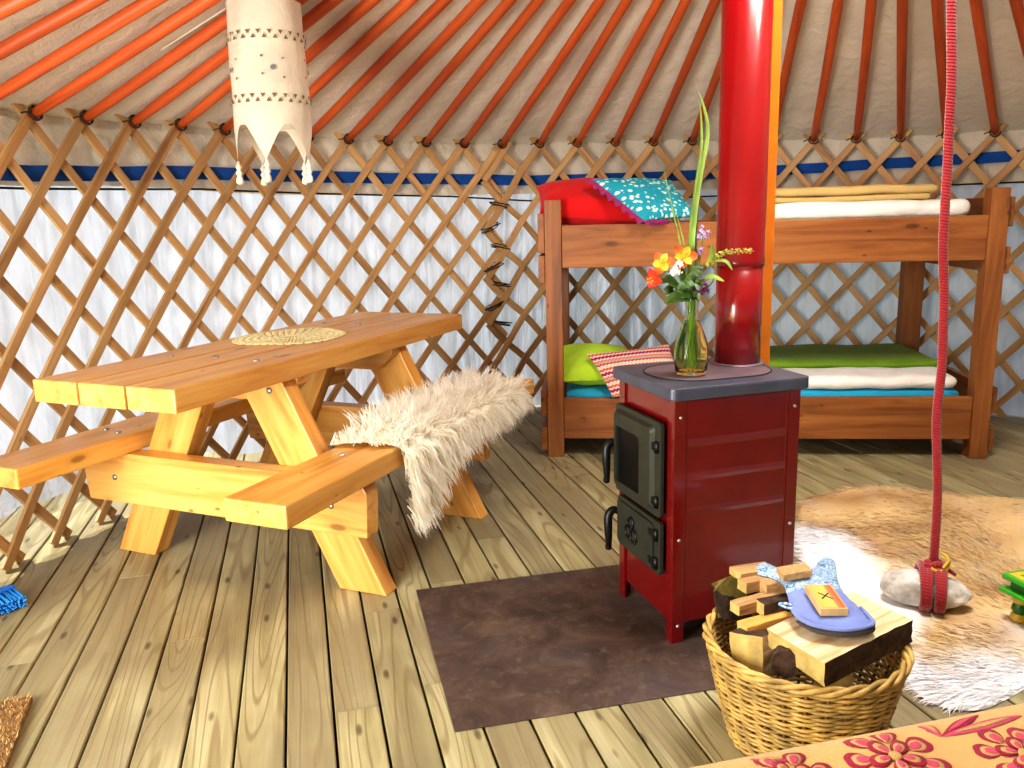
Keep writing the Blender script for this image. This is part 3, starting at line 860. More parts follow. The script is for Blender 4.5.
frill(Q[3], V(Q[3])*.62+V(Q[2])*.38, V(Q[3])-V(Q[0])+V((0,-.05,.02)), 2).build('frill', M['purple'], tq, TQ)
bed_item('pillow', pillow((-.02, .40, .475), (.40, .44, .475), (.42, .09, .365), (.075, .075, .365), .15, 9), M['lime'], 'plain lime green pillow at the left end of the lower bunk', 'pillow')
bed_item('cushion', pillow((.19, .12, .495), (.60, .24, .52), (.68, .01, .33), (.315, -.014, .305), .07, 12, grainscale=.42), M['stripe'], 'knitted striped cushion leaning on the lime pillow of the lower bunk', 'cushion')

# ------------------------------------------------------------------ hearth plate, stove, pipe
PF = Matrix.Translation((-.1534, 1.7151, 0)) @ Matrix.Rotation(.2256, 4, 'Z')
o = MB().box((0, 0, .0003), (1.0, .7674, .004), .001).build('hearth_plate', M['plate'], None, PF)
tag(o, 'dark rusty steel sheet on the floor under the red stove', 'hearth plate')

SX, SY, SR = .4211, 2.0818, .3055
st = thing('wood_stove', 'red enamelled wood stove with dark cast iron doors on the steel sheet', 'stove', (SX, SY, .004), SR)
SW, SD, SH = .3854, .3373, .723
ZB = .655+.033
MB().box((.006, .006, .055), (SW-.006, SD-.006, ZB), .004).build('body', M['red'], st)
for (a, b, sa, sb) in ((0, 0, 1, 1), (SW, 0, -1, 1), (0, SD, 1, -1), (SW, SD, -1, -1)):
    mb = MB(); w, t = .036, .007
    P = [(a, b), (a+sa*w, b), (a+sa*w, b+sb*t), (a+sa*t, b+sb*t), (a+sa*t, b+sb*w), (a, b+sb*w)]
    mb.prism([(x, y, 0) for x, y in P], (0, 0, ZB), .0015)
    cp = mb.build('corner_post', M['red'], st)
    for z in (.05, .30, .64):
        q = MB(); q.lathe([(.005, 0), (.005, .002), (.002, .004)], 10); q.build('bolt', M['steel'], cp, frame((0, -1, 0) if b == 0 else (0, 1, 0), (a+sa*.018, b, z)) @ Matrix.Rotation(PI/2, 4, 'Y'))
def side_panel(b, sg):
    mb = MB(); prof = []
    zs = [.06, .20, .366, .377, .388, .464, .475, .486, .557, .568, .579, .66, ZB-.006]
    ds = [0, 0, 0, .0022, 0, 0, .0022, 0, 0, .0022, 0, 0, 0]
    n = len(zs); a0, a1 = .040, SW-.040
    vs = []
    for z, d in zip(zs, ds): vs += [(a0, b-sg*(.003+d), z), (a1, b-sg*(.003+d), z)]
    mb.add(vs, [(2*i, 2*i+1, 2*i+3, 2*i+2) for i in range(n-1)], 0, False)
    mb.box((a0-.003, b-sg*.002-.002, .058), (a0+.003, b-sg*.002+.002, ZB-.004), .001); mb.box((a1-.003, b-sg*.002-.002, .058), (a1+.003, b-sg*.002+.002, ZB-.004), .001)
    return mb.build('side_panel', M['red'], st)
side_panel(.005, 1); side_panel(SD-.005, -1)
def rrect(a0, b0, a1, b1, r, n=6):
    out = []
    for (cx, cy, s) in ((a1-r, b1-r, 0), (a0+r, b1-r, 1), (a0+r, b0+r, 2), (a1-r, b0+r, 3)):
        for k in range(n+1): t = PI/2*(s+k/n); out.append((cx+r*cos(t), cy+r*sin(t)))
    return out
ov = .0196
MB().prism([(x, y, ZB) for x, y in rrect(-ov, -ov, SW+ov, SD+ov, .022)], (0, 0, SH-ZB-.001), .006).build('top_plate', M['hob'], st)
lid = MB().prism([(x, y, SH-.001) for x, y in rrect(.018, .045, SW-.010, SD-.035, .115, 12)], (0, 0, .002), 0).build('hob_lid', M['hoblid'], st)
gp = [(x, y, SH) for x, y in rrect(.018, .045, SW-.010, SD-.035, .115, 12)]
MB().tube(gp, .0022, 6, closed=True).build('lid_seam', M['groove'], lid)
# doors on the face a=0 (outward is -a)
def door(b0, b1, z0, z1, name):
    mb = MB(); P = [( -.004, y, z) for y, z in rrect(b0, z0, b1, z1, .012)]
    mb.prism(P, (-.014, 0, 0), .003)
    return mb.build(name, M['iron'], st)
d1 = door(.044, .326, .350, .618, 'fire_door')
mb = MB()
P0 = rrect(.074, .366, .318, .604, .016); P1 = rrect(.148, .388, .300, .556, .008)
vs = [(-.018, y, z) for y, z in P0]+[(-.030, y, z) for y, z in rrect(.082, .374, .312, .596, .014)]+[(-.030, y, z) for y, z in P1]+[(-.020, y, z) for y, z in P1]
n = len(P0); mb.add(vs, [(r*n+k, r*n+(k+1) % n, (r+1)*n+(k+1) % n, (r+1)*n+k) for r in range(3) for k in range(n)], 0, False)
mb.build('door_frame', M['iron'], d1)
MB().prism([(-.021, y, z) for y, z in P1], (.002, 0, 0)).build('glass_pane', M['doorglass'], d1)
d2 = door(.042, .310, .184, .338, 'ash_door')
mb = MB(); mb.prism([(-.018, y, z) for y, z in rrect(.075, .196, .303, .326, .012)], (-.006, 0, 0), .002); mb.build('raised_panel', M['iron'], d2)
# emblem of linked curls on the ash door
mb = MB()
def curl(cb, cz, r, t0, t1): return [(-.0255, cb+r*cos(t), cz+r*sin(t)) for t in [t0+(t1-t0)*k/22 for k in range(23)]]
mb.tube(curl(.205, .282, .017, -.6, 5.2), .004, 6); mb.tube(curl(.222, .250, .018, .4, 6.4), .0045, 6); mb.tube(curl(.187, .247, .019, -2.4, 3.6), .0045, 6)
mb.tube(catmull([(-.0255, .205, .302), (-.0255, .20, .268), (-.0255, .212, .24), (-.0255, .20, .222)], 5), .004, 6)
mb.build('emblem', M['blackiron'], d2)
for d, zz in ((d1, (.55, .395)), (d2, (.30, .218))):
    for z in zz:
        h = MB(); h.lathe([(.0085, -.016), (.0085, .016)], 12, c=(-.020, .058, z)); h.box((-.026, .056, z-.011), (-.017, .098, z+.011), .003)
        h.build('hinge', M['blackiron'], d)
def handle(d, dz, db):
    pts = catmull([(-.012, .318+db, .494+dz), (-.030, .324+db, .503+dz), (-.046, .326+db, .488+dz), (-.050, .322+db, .455+dz), (-.048, .323+db, .415+dz), (-.046, .328+db, .388+dz)], 6)
    mb = MB().tube(pts, lambda u: .0095+.004*max(0, sin(u*PI*1.1)), 10)
    mb.lathe([(.002, -.011), (.010, -.006), (.010, .006), (.002, .011)], 12, c=(-.046, .329+db, .384+dz)); mb.build('handle', M['blackiron'], d)
handle(d1, -.005, 0); handle(d2, -.215, -.012)
# stove pipe
PX, PY = .6705, 2.410
pp = thing('stove_pipe', 'tall glossy red stove pipe rising from the top of the stove', 'stove pipe', (PX, PY, .7285))
MB().lathe([(.066, 0), (.066, .30)], 40).build('lower_pipe', M['pipe'], pp)
MB().lathe([(.0665, .285), (.0695, .287), (.0695, .300), (.0685, .302), (.0685, 2.1)], 40).build('upper_pipe', M['pipe'], pp)
MB().lathe([(.080, .0002), (.080, .002), (.066, .004)], 40).build('collar', M['hoblid'], pp)

# ------------------------------------------------------------------ vase and flowers
VX, VY, VZ = .497, 2.245, .7285
vase = thing('glass_vase', 'clear greenish glass carafe vase holding flowers on the stove top', 'vase', (VX, VY, VZ))
outer = [(.030, 0), (.0405, .004), (.0435, .012), (.0468, .045), (.0472, .065), (.044, .088), (.036, .112), (.027, .135), (.0205, .155), (.0175, .172), (.0172, .185), (.019, .202), (.0225, .215)]
inner = [(r-.0026, z+.001) for r, z in outer[::-1] if z > .011]+[(.028, .010)]
MB().lathe(outer+inner, 40, cap0=True, cap1=True).build('glass_body', M['glass'], vase)
wp = [(.0275, .0115)]+[(r-.0032, z) for r, z in outer if .0119 < z < .15]+[(.0188, .150)]
MB().lathe(wp, 36).build('water', M['water'], vase)
def inside(q, h):
    return V((VX+.011*cos(q*2.4), VY+.011*sin(q*2.4), VZ+h))
def stem_to(mb, p, q, r=.0018, foot=True, bend=(0,0,0)):
    p = V(p); foot_p = V((VX-.018*cos(q*2.4), VY-.018*sin(q*2.4), VZ+.016)); neck = V((VX+.008*cos(q*2.4), VY+.008*sin(q*2.4), VZ+.205))
    mid = (neck+p)/2+V(bend); mb.tube(catmull([foot_p, (foot_p+neck)/2, neck, mid, p], 5), r, 6)
def petal_ring(mb, c, nrm, n, L, W, cols, open_=.6, ph=0, mi=0):
    nrm = V(nrm).normalized(); x = nrm.orthogonal().normalized(); y = nrm.cross(x); c = V(c)
    for k in range(n):
        a = ph+2*PI*k/n; d = x*cos(a)+y*sin(a); sdv = nrm.cross(d)
        vs = []; cs = []; m = 5
        for s in range(m+1):
            t = s/m; w = W*sin(PI*min(1, .12+.86*t))**.8
            p = c+d*(L*t*open_)+nrm*(L*t*(1-open_)*(1-.5*t)+.004*sin(k*2.1))
            for q in (-1, 0, 1): vs.append(p+sdv*(q*w*.5)+nrm*(abs(q)*W*.14)); tt = min(1, t*1.5); cs.append(tuple(cols[0][i]*(1-tt)+cols[1][i]*tt for i in range(3)))
        mb.add(vs, [(s*3+q, s*3+q+1, s*3+q+4, s*3+q+3) for s in range(m) for q in (0, 1)], mi, True, Col=cs)
def leaf(p0, p1, w, mat, parent, bend=(0, 0, .01), fold=.3):
    p0, p1 = V(p0), V(p1); mid = (p0+p1)/2+V(bend); C3 = catmull([p0, mid, p1], 6); n = len(C3)
    vs = []
    for i, p in enumerate(C3):
        tg = (C3[min(i+1, n-1)]-C3[max(i-1, 0)]).normalized(); sdv = tg.cross(V((.2, -1, .35))).normalized(); nn = tg.cross(sdv)
        ww = w*sin(PI*(.04+.96*i/(n-1)*.985))**.75
        for q in (-1, 0, 1): vs.append(p+sdv*(q*ww*.5)+nn*(abs(q)*ww*fold*.5))
    o = MB().add(vs, [(i*3+q, i*3+q+1, i*3+q+4, i*3+q+3) for i in range(n-1) for q in (0, 1)]).build('leaf', mat, parent); o.location = -parent.location; return o
def flower(name, label, cat, p, q, group='flowers in the vase', r=.0018, bend=(0,0,0)):
    t = thing(name, label, cat, inside(q, .15), 0, group); mb = MB(); stem_to(mb, p, q, r, bend=bend)
    s = mb.build('stem', M['stemg'], t); s.location = -t.location; return t
def blossom(t, fn, name='blossom', mat='petalv'):
    mb = MB(); fn(mb); o = mb.build(name, M[mat], t); o.location = -t.location; return o
OR, YE, RD, WH, PU, DP = s2l((236,104,50)), s2l((252,196,60)), s2l((206,52,28)), s2l((250,244,236)), s2l((150,120,200)), s2l((92,30,70))
tow = V((-.2, -.95, .2))
def lily(p, q, label, cin, cout, sz, nrm, nm='orange_lily'):
    t = flower(nm, label, 'flower', V(p)+V(nrm).normalized()*-.02, q)
    def fn(mb):
        petal_ring(mb, p, nrm, 3, sz, sz*.62, (cin, cout), .72, .3); petal_ring(mb, V(p)+V(nrm)*.003, nrm, 3, sz*.9, sz*.44, (cin, cin if nm == 'orange_lily' else cout), .6, .3+PI/3)
    blossom(t, fn, 'petals')
    st_ = MB(); nn = V(nrm).normalized()
    for k in range(5):
        e = V(p)+nn*.026+V((.008*cos(k*1.3), 0, .008*sin(k*1.3))); st_.tube([V(p), e], .0009, 5); st_.lathe([(.001, -.002), (.0022, 0), (.001, .002)], 6, c=e)
    o = st_.build('stamens', M['ypaint'], t); o.location = -t.location
    return t
t1 = lily((.415, 2.235, 1.035), 1, 'orange and yellow lily blossom, left one of the pair in the vase', YE, OR, .050, (-.35, -.85, .3))
t2 = lily((.468, 2.235, 1.050), 2, 'orange and yellow lily blossom, right one of the pair in the vase', YE, OR, .052, (.15, -.9, .35))
t3 = lily((.392, 2.230, .998), 3, 'deep orange red lily blossom, lowest at the left of the bouquet', OR, RD, .042, (-.6, -.7, -.2), 'red_lily')
t4 = flower('white_flower', 'small white blossom between the two orange lilies', 'flower', (.446, 2.222, 1.022), 4)
blossom(t4, lambda mb: [petal_ring(mb, (.446+.010*dx, 2.218, 1.025+.011*dz), tow, 6, .015, .009, (WH, WH), .8, dx) for dx, dz in ((0, 0), (.9, .9), (-.6, -1.1), (.8, -.8))], 'petals')
def puff(mb, c, r, n, c0, c1, seed):
    rg = random.Random(seed)
    for k in range(n):
        d = V((rg.gauss(0, 1), rg.gauss(0, 1)-.4, rg.gauss(0, 1))).normalized(); petal_ring(mb, V(c)+d*r*rg.uniform(.5, 1), d, 5, r*.34, r*.26, (c0, c1), .75, k)
t5 = flower('violet_flower', 'pale violet flower cluster standing tallest at the right of the bouquet', 'flower', (.524, 2.25, 1.105), 5)
blossom(t5, lambda mb: puff(mb, (.524, 2.25, 1.113), .019, 26, PU, s2l((214,196,236)), 3), 'petals')
t6 = flower('violet_flower', 'small violet flower cluster just below the tallest violet one', 'flower', (.514, 2.244, 1.06), 6)
blossom(t6, lambda mb: puff(mb, (.514, 2.244, 1.066), .013, 18, PU, s2l((190,170,226)), 4), 'petals')
t7 = flower('purple_flower', 'dark purple flower head low at the right of the bouquet above the vase neck', 'flower', (.516, 2.235, .96), 7)
blossom(t7, lambda mb: puff(mb, (.516, 2.232, .968), .024, 40, DP, s2l((130,70,120)), 5), 'petals')
t8 = flower('goldenrod', 'yellow green goldenrod sprig reaching right past the stove pipe', 'flower sprig', (.560, 2.24, 1.055), 8, bend=(.02, 0, -.01))
def sprig(mb):
    rg = random.Random(4); P = catmull([(.535, 2.24, 1.03), (.575, 2.235, 1.060), (.645, 2.22, 1.064)], 14)
    for k, p in enumerate(P):
        for s in range(3):
            d = V((rg.uniform(-.3, .6), rg.uniform(-.6, .3), rg.uniform(-.5, 1))).normalized(); petal_ring(mb, p+d*.003, d, 4, .009*(1-.5*k/len(P)), .004, (s2l((170,184,80)), s2l((214,210,110))), .5, s)
blossom(t8, sprig, 'florets')
mb = MB().tube(catmull([(.53, 2.24, 1.02), (.575, 2.235, 1.058), (.645, 2.22, 1.062)], 8), .0012, 5); o = mb.build('twig', M['stemg'], t8); o.location = -t8.location
leaf((.508, 2.24, .97), (.578, 2.225, .985), .014, M['leafl'], t8, (0, 0, .022)); leaf((.545, 2.24, 1.04), (.598, 2.22, 1.015), .010, M['leafl'], t8, (.01, 0, .012)); leaf((.53, 2.24, 1.02), (.542, 2.22, 1.085), .016, M['leafl'], t8, (.01, 0, .0))
rg = random.Random(8)
for k in range(16):
    tt = (t1, t2, t3, t7)[k % 4]
    a = rg.uniform(0, 2*PI); p0 = V((VX-.02+rg.uniform(-.03, .03), VY-.012+rg.uniform(-.02, .02), VZ+rg.uniform(.205, .25)))
    p1 = p0+V((cos(a)*.055-.012, -abs(sin(a))*.03, rg.uniform(-.005, .06)))
    leaf(p0, p1, rg.uniform(.016, .026), M['leafg'], tt, (0, 0, .015))
leaf((.49, 2.23, .935), (.415, 2.215, .932), .012, M['leafg'], t3, (0, 0, .006))
def blade(label, pts, w, q, mat='grass'):
    t = thing('grass_blade', label, 'grass blade', inside(q, .15), 0, 'grass blades in the vase')
    P = catmull(pts, 8); n = len(P); vs = []
    for i, p in enumerate(P):
        ww = w*(1-(i/(n-1))**3)*.5+.0004
        vs += [p+V((-ww, -.2*ww, 0)), p+V((0, .3*ww, 0)), p+V((ww, -.2*ww, 0))]
    o = MB().add(vs, [(i*3+k, i*3+k+1, i*3+k+4, i*3+k+3) for i in range(n-1) for k in (0, 1)]).build('blade', M[mat], t); o.location = -t.location
F0 = (VX, VY, VZ+.02)
blade('tall broad grass blade curving up to the top of the bouquet', [F0, (.497, 2.245, .94), (.496, 2.25, 1.10), (.512, 2.25, 1.25), (.531, 2.25, 1.37), (.519, 2.25, 1.44), (.504, 2.25, 1.478)], .013, 1)
blade('grass blade with its lower bend left of the tallest blade', [F0, (.490, 2.25, .94), (.490, 2.255, 1.10), (.503, 2.255, 1.23), (.516, 2.255, 1.34), (.513, 2.255, 1.42), (.506, 2.255, 1.46)], .009, 2)
blade('short broad grass blade at the foot of the two tall blades', [F0, (.500, 2.25, .95), (.506, 2.26, 1.10), (.513, 2.26, 1.24)], .015, 5)
blade('thin grass stalk leaning left in front of the turquoise pillow', [F0, (.488, 2.245, .95), (.462, 2.25, 1.09), (.438, 2.25, 1.19), (.414, 2.25, 1.292)], .0045, 3, 'leafl')
blade('second thin grass stalk leaning left, shorter than the first', [F0, (.492, 2.245, .95), (.476, 2.25, 1.07), (.462, 2.25, 1.13), (.447, 2.25, 1.18)], .004, 4, 'leafl')

# ------------------------------------------------------------------ basket of firewood
KX, KY = .626, 1.658
bk = thing('wicker_basket', 'round wicker basket full of firewood beside the stove', 'basket', (KX, KY, .0))
HB = .243
def brad(z): t = z/HB; return .142+.063*t**.75
mb = MB(); NS = 30
rows = 36
for q in range(rows):
    z = .012+q*(HB-.02)/(rows-1); n = NS*4; pts = []
    for k in range(n):
        a = 2*PI*k/n; wv = cos(NS/2*a+(PI if q % 2 else 0))
        pts.append((( brad(z)+.0050*wv)*cos(a), (brad(z)+.0050*wv)*sin(a), z+.0018*sin(a*5+q)))
    mb.tube(pts, .0046, 5, closed=True, flat=.75)
mb.build('woven_side', M['wicker'], bk)
mb = MB()
for k in range(NS):
    a = 2*PI*k/NS; mb.tube([(brad(z)*cos(a), brad(z)*sin(a), z) for z in [HB*x/8 for x in range(9)]], .004, 5)
mb.build('stakes', M['wickerdark'], bk)
mb = MB()
for w in range(3):
    n = 180; pts = []
    for k in range(n):
        a = 2*PI*k/n; ph = a*9+w*2*PI/3
        pts.append(((brad(HB)+.002+.0065*cos(ph))*cos(a), (brad(HB)+.002+.0065*cos(ph))*sin(a), HB+.002+.0065*sin(ph)))
    mb.tube(pts, .0056, 6, closed=True)
mb.build('rim', M['wicker'], bk)
MB().lathe([(.150, .001), (.153, .008), (.150, .014)], 40).build('base', M['wickerdark'], bk)

def log_prism(name, label, group, P, D, mats=None, jit=.004, seg=8, smat=None, endm=None):
    """split log: cross-section polygon P (world, near end), extruded by D with rough surface; ends get their own part"""
    rg = random.Random(sum(map(ord, label)) % 9999); P = [V(p) for p in P]; D = V(D)
    Pd = []
    for i in range(len(P)):
        a, b = P[i], P[(i+1) % len(P)]
        for k in range(4): Pd.append(a.lerp(b, k/4))
    c = sum(Pd, V())/len(Pd); n = len(Pd); F = frame(D, c); I = F.inverted()
    rs = [1+rg.uniform(-.03, .03) for _ in range(n)]
    vs = []
    for s in range(seg+1):
        for i, p in enumerate(Pd):
            q = c+(p-c)*(rs[i]+rg.uniform(-.012, .012))+D*(s/seg)+V((rg.uniform(-1, 1), rg.uniform(-1, 1), rg.uniform(-1, 1)))*jit*.3
            vs.append(I @ q)
    fs = [(s*n+i, s*n+(i+1) % n, (s+1)*n+(i+1) % n, (s+1)*n+i) for s in range(seg) for i in range(n)]
    t = thing(name, label, 'firewood', c, 0, group)
    IM = Matrix.Translation(-c) @ F
    mb = MB().add(vs, fs, 0, False)
    if mats:  # second material for some of the long faces
        for i in range(len(mb.f)): mb.mi[i] = 1 if ((i % n)//4) in mats else 0
    mb.build('split_wood', [smat or M['log'], M['bark']], t, IM)
    e0 = MB().add(vs[:n], [tuple(range(n))[::-1]], 0, False); e0.build('sawn_end', endm or M['logend'], t, IM)
    e1 = MB().add(vs[-n:], [tuple(range(n))], 0, False); e1.build('sawn_end', endm or M['logend'], t, IM)
    return t
G = 'split logs in the wicker basket'
# big pale log on top: end face towards the left front
z1, z0 = .308, .235
A, B = V((.527, 1.602, z1-.006)), V((.592, 1.458, z1-.004))
Dv = V((.246, .156, .004))
log_prism('split_log', 'large pale split log lying on top at the right of the basket', G, [A, B, B+V((.004, .0, -.052)), A+V((.004, .0, -.040))][::-1], Dv, mats=[1], seg=10)
log_prism('split_log', 'dark barked log with an olive end at the left of the basket', G, [V((.455, 1.80, .315)), V((.540, 1.842, .325)), V((.552, 1.835, .245)), V((.465, 1.765, .245))][::-1], V((.10, .05, -.04)), mats=[0, 1, 2, 3], endm=M['olive'])
log_prism('split_log', 'pale split log with square end standing low in front at the left of the basket', G, [V((.452, 1.625, .285)), V((.515, 1.600, .285)), V((.512, 1.57, .205)), V((.455, 1.60, .20))][::-1], V((.13, .13, -.03)), mats=[2])
rp = [V((.545+.030*cos(a)*.9, 1.536+.030*cos(a)*-.35, .258+.032*sin(a))) for a in [2*PI*k/9 for k in range(9)]]
log_prism('round_log', 'dark round log with rough end below the large pale log', G, rp, V((.06, .15, -.02)), mats=list(range(9)), endm=M['bark'])
log_prism('split_log', 'weathered log edge showing behind the large pale log at the back of the basket', G, [V((.765, 1.755, .30)), V((.80, 1.735, .295)), V((.795, 1.73, .255)), V((.765, 1.75, .255))], V((-.13, .06, 0)), mats=[0, 2])
log_prism('split_log', 'underlying log wedged in the middle of the basket beneath the kindling', G, [V((.52, 1.68, .245)), V((.58, 1.62, .245)), V((.58, 1.62, .18)), V((.52, 1.68, .18))][::-1], V((.13, .10, 0)))
log_prism('split_log', 'log lying at the right of the basket beneath the large pale log', G, [V((.62, 1.57, .205)), V((.70, 1.57, .205)), V((.70, 1.57, .13)), V((.62, 1.57, .13))], V((.05, .12, 0)))
G2 = 'kindling sticks in the wicker basket'
def stick(label, p, q, w, h, mats=None, **kw):
    p, q = V(p), V(q); d = (q-p).normalized(); sdv = d.cross(V((0,0,1))).normalized()*w/2; u = V((0,0,h/2))
    log_prism('kindling_stick', label, G2, [p-sdv-u, p+sdv-u, p+sdv+u, p-sdv+u], q-p, mats, .002, 5, **{'smat': M['kindle'], **kw})
stick('pale square kindling stick at the left with its sawn end facing forward', (.485, 1.705, .298), (.62, 1.765, .298), .032, .024, mats=[0])
stick('orange brown kindling stick, lowest of the sticks at the left', (.487, 1.650, .276), (.60, 1.70, .278), .034, .024, smat=M['pine'])
stick('dark brown kindling stick lying behind the pale square one', (.540, 1.70, .300), (.64, 1.735, .300), .03, .030, mats=[0, 1, 2, 3])
stick('pale kindling piece resting at the top left against the barked log', (.520, 1.775, .318), (.60, 1.81, .315), .032, .026)
stick('short tan kindling piece with a rounded end near the oven mitt', (.565, 1.765, .318), (.64, 1.79, .312), .032, .028, smat=M['kraft'], endm=M['kraft'])
stick('splintered pinkish kindling slab at the back left of the basket', (.515, 1.815, .330), (.61, 1.85, .325), .045, .018)

# oven mitt (outline on its own plane, inflated)
MO = [(.5664,1.8357),(.5825,1.8624),(.6064,1.8649),(.6333,1.8161),(.6516,1.8035),(.6776,1.8134),(.7107,1.8424),(.7461,1.8845),(.7672,1.8872),(.7679,1.8547),(.7403,1.772),(.7265,1.7019),(.73,1.6232),(.73,1.5626),(.7135,1.5400),(.6683,1.5300),(.6308,1.5405),(.6004,1.556),(.5839,1.5883),(.584,1.6313),(.5974,1.6891),(.6056,1.751),(.5861,1.7888),(.5654,1.805)]
def mitt():
    poly = [(p.x, p.y) for p in catmull([(x, y, 0) for x, y in MO], 4, True)]
    t = thing('oven_mitt', 'blue quilted oven mitt with printed top lying across the firewood', 'oven mitt', (.66, 1.68, .32))
    def inside_(x, y):
        c = False; j = len(poly)-1
        for i in range(len(poly)):
            if (poly[i][1] > y) != (poly[j][1] > y) and x < (poly[j][0]-poly[i][0])*(y-poly[i][1])/(poly[j][1]-poly[i][1])+poly[i][0]: c = not c
            j = i
        return c
    def dist(x, y):
        d = 9
        for i in range(len(poly)):
            a = poly[i-1]; b = poly[i]; ex, ey = b[0]-a[0], b[1]-a[1]; L = ex*ex+ey*ey+1e-12
            u = max(0, min(1, ((x-a[0])*ex+(y-a[1])*ey)/L)); d = min(d, math.hypot(x-a[0]-u*ex, y-a[1]-u*ey))
        return d
    def base(x, y): return .331+.004*nz(x*14, y*14, 1)
    import bmesh as _b
    bm = _b.new(); vs = [bm.verts.new((x, y, 0)) for x, y in poly]; es = [bm.edges.new((vs[i-1], vs[i])) for i in range(len(vs))]
    f = bm.faces.new(vs); 
    st_ = .009; x0, x1 = min(p[0] for p in poly), max(p[0] for p in poly); y0, y1 = min(p[1] for p in poly), max(p[1] for p in poly)
    x = x0+st_
    while x < x1: _b.ops.bisect_plane(bm, geom=bm.verts[:]+bm.edges[:]+bm.faces[:], plane_co=(x, 0, 0), plane_no=(1, 0, 0)); x += st_
    y = y0+st_
    while y < y1: _b.ops.bisect_plane(bm, geom=bm.verts[:]+bm.edges[:]+bm.faces[:], plane_co=(0, y, 0), plane_no=(0, 1, 0)); y += st_
    bm.verts.index_update(); pts = [(v.co.x, v.co.y) for v in bm.verts]; fc = [[v.index for v in f.verts] for f in bm.faces]; bm.free()
    dd = [dist(x, y) for x, y in pts]
    for part, mat, sel in (('quilted_palm', 'mittplain', lambda y: y < 1.70), ('printed_back', 'mittprint', lambda y: y >= 1.70)):
        mb = MB()
        for sg in (1, -1):
            V_ = [(x, y, base(x, y)+sg*(.011*min(1, d/.022)**.6)+(.0015*sin(x*150)*sin(y*150) if sg > 0 and part == 'quilted_palm' else 0)) for (x, y), d in zip(pts, dd)]
            F_ = [q for q in fc if sel(sum(pts[i][1] for i in q)/len(q))]
            mb.add(V_, [q if sg > 0 else q[::-1] for q in F_])
        used = sorted({i for f in mb.f for i in f}); mp = {o: n for n, o in enumerate(used)}
        mb.v = [mb.v[i] for i in used]; mb.f = [tuple(mp[i] for i in f) for f in mb.f]
        mb.build(part, M[mat], t, Matrix.Translation(-V((.66, 1.68, .32))))
    # cuff opening: piped hem and dark lining at the near end
    near = [p for p in MO[12:19]]
    P = catmull([(x, y-.001, base(x, y)+.004) for x, y in near], 5); P2 = catmull([(x, y+.001, base(x, y)-.007) for x, y in near], 5)
    MB().tube(P, .0045, 6).build('cuff_hem', M['mittplain'], t, Matrix.Translation(-V((.66, 1.68, .32))))
    MB().tube(P2, lambda u: .003+.004*sin(PI*u), 8).build('lining', M['lining'], t, Matrix.Translation(-V((.66, 1.68, .32))))
    MB().tube(catmull([(.590, 1.640, .335), (.578, 1.646, .337), (.566, 1.650, .334), (.577, 1.640, .331), (.59, 1.634, .331)], 5), .0032, 6).build('hanging_loop', M['mittprint'], t, Matrix.Translation(-V((.66, 1.68, .32))))
mitt()
# matchbox on the mitt
mx = V((.6555, 1.624, .3465)); ex = V((-.006, -.1115, -.002)); ey = V((.054, .018, 0))
FB = frame(-ex, mx)
mbx = thing('matchbox', 'yellow and orange matchbox with a black cross mark lying on the oven mitt', 'matchbox', mx)
LM_ = Matrix.Translation(-mx) @ FB
MB().box((-.0555, -.0285, 0), (.0555, .0285, .016), .001).build('box_sleeve', M['mblue'], mbx, LM_)
MB().box((-.050, -.024, .0161), (.050, .024, .0168), .0).build('top_label', M['mlabel'], mbx, LM_)
MB().box((-.054, -.0292, .003), (.054, -.0285, .013), .0).build('striking_strip', M['mstrike'], mbx, LM_)
mb = MB()
for (p, q) in (((-.014, -.010), (.014, .012)), ((-.013, .012), (.013, -.009))): mb.tube([(p[0], p[1], .0172), (q[0], q[1], .0172)], .0016, 5, flat=.3)
mb.build('cross_mark', M['ink'], mbx, LM_)
log_prism('wood_block', 'small tan wooden block resting on the upper left flap of the oven mitt', None, [V((.598, 1.772, .364)), V((.600, 1.728, .364)), V((.600, 1.728, .349)), V((.598, 1.772, .349))][::-1], V((.072, .022, 0)), None, .001, 4, smat=M['kraft'], endm=M['kraft'])

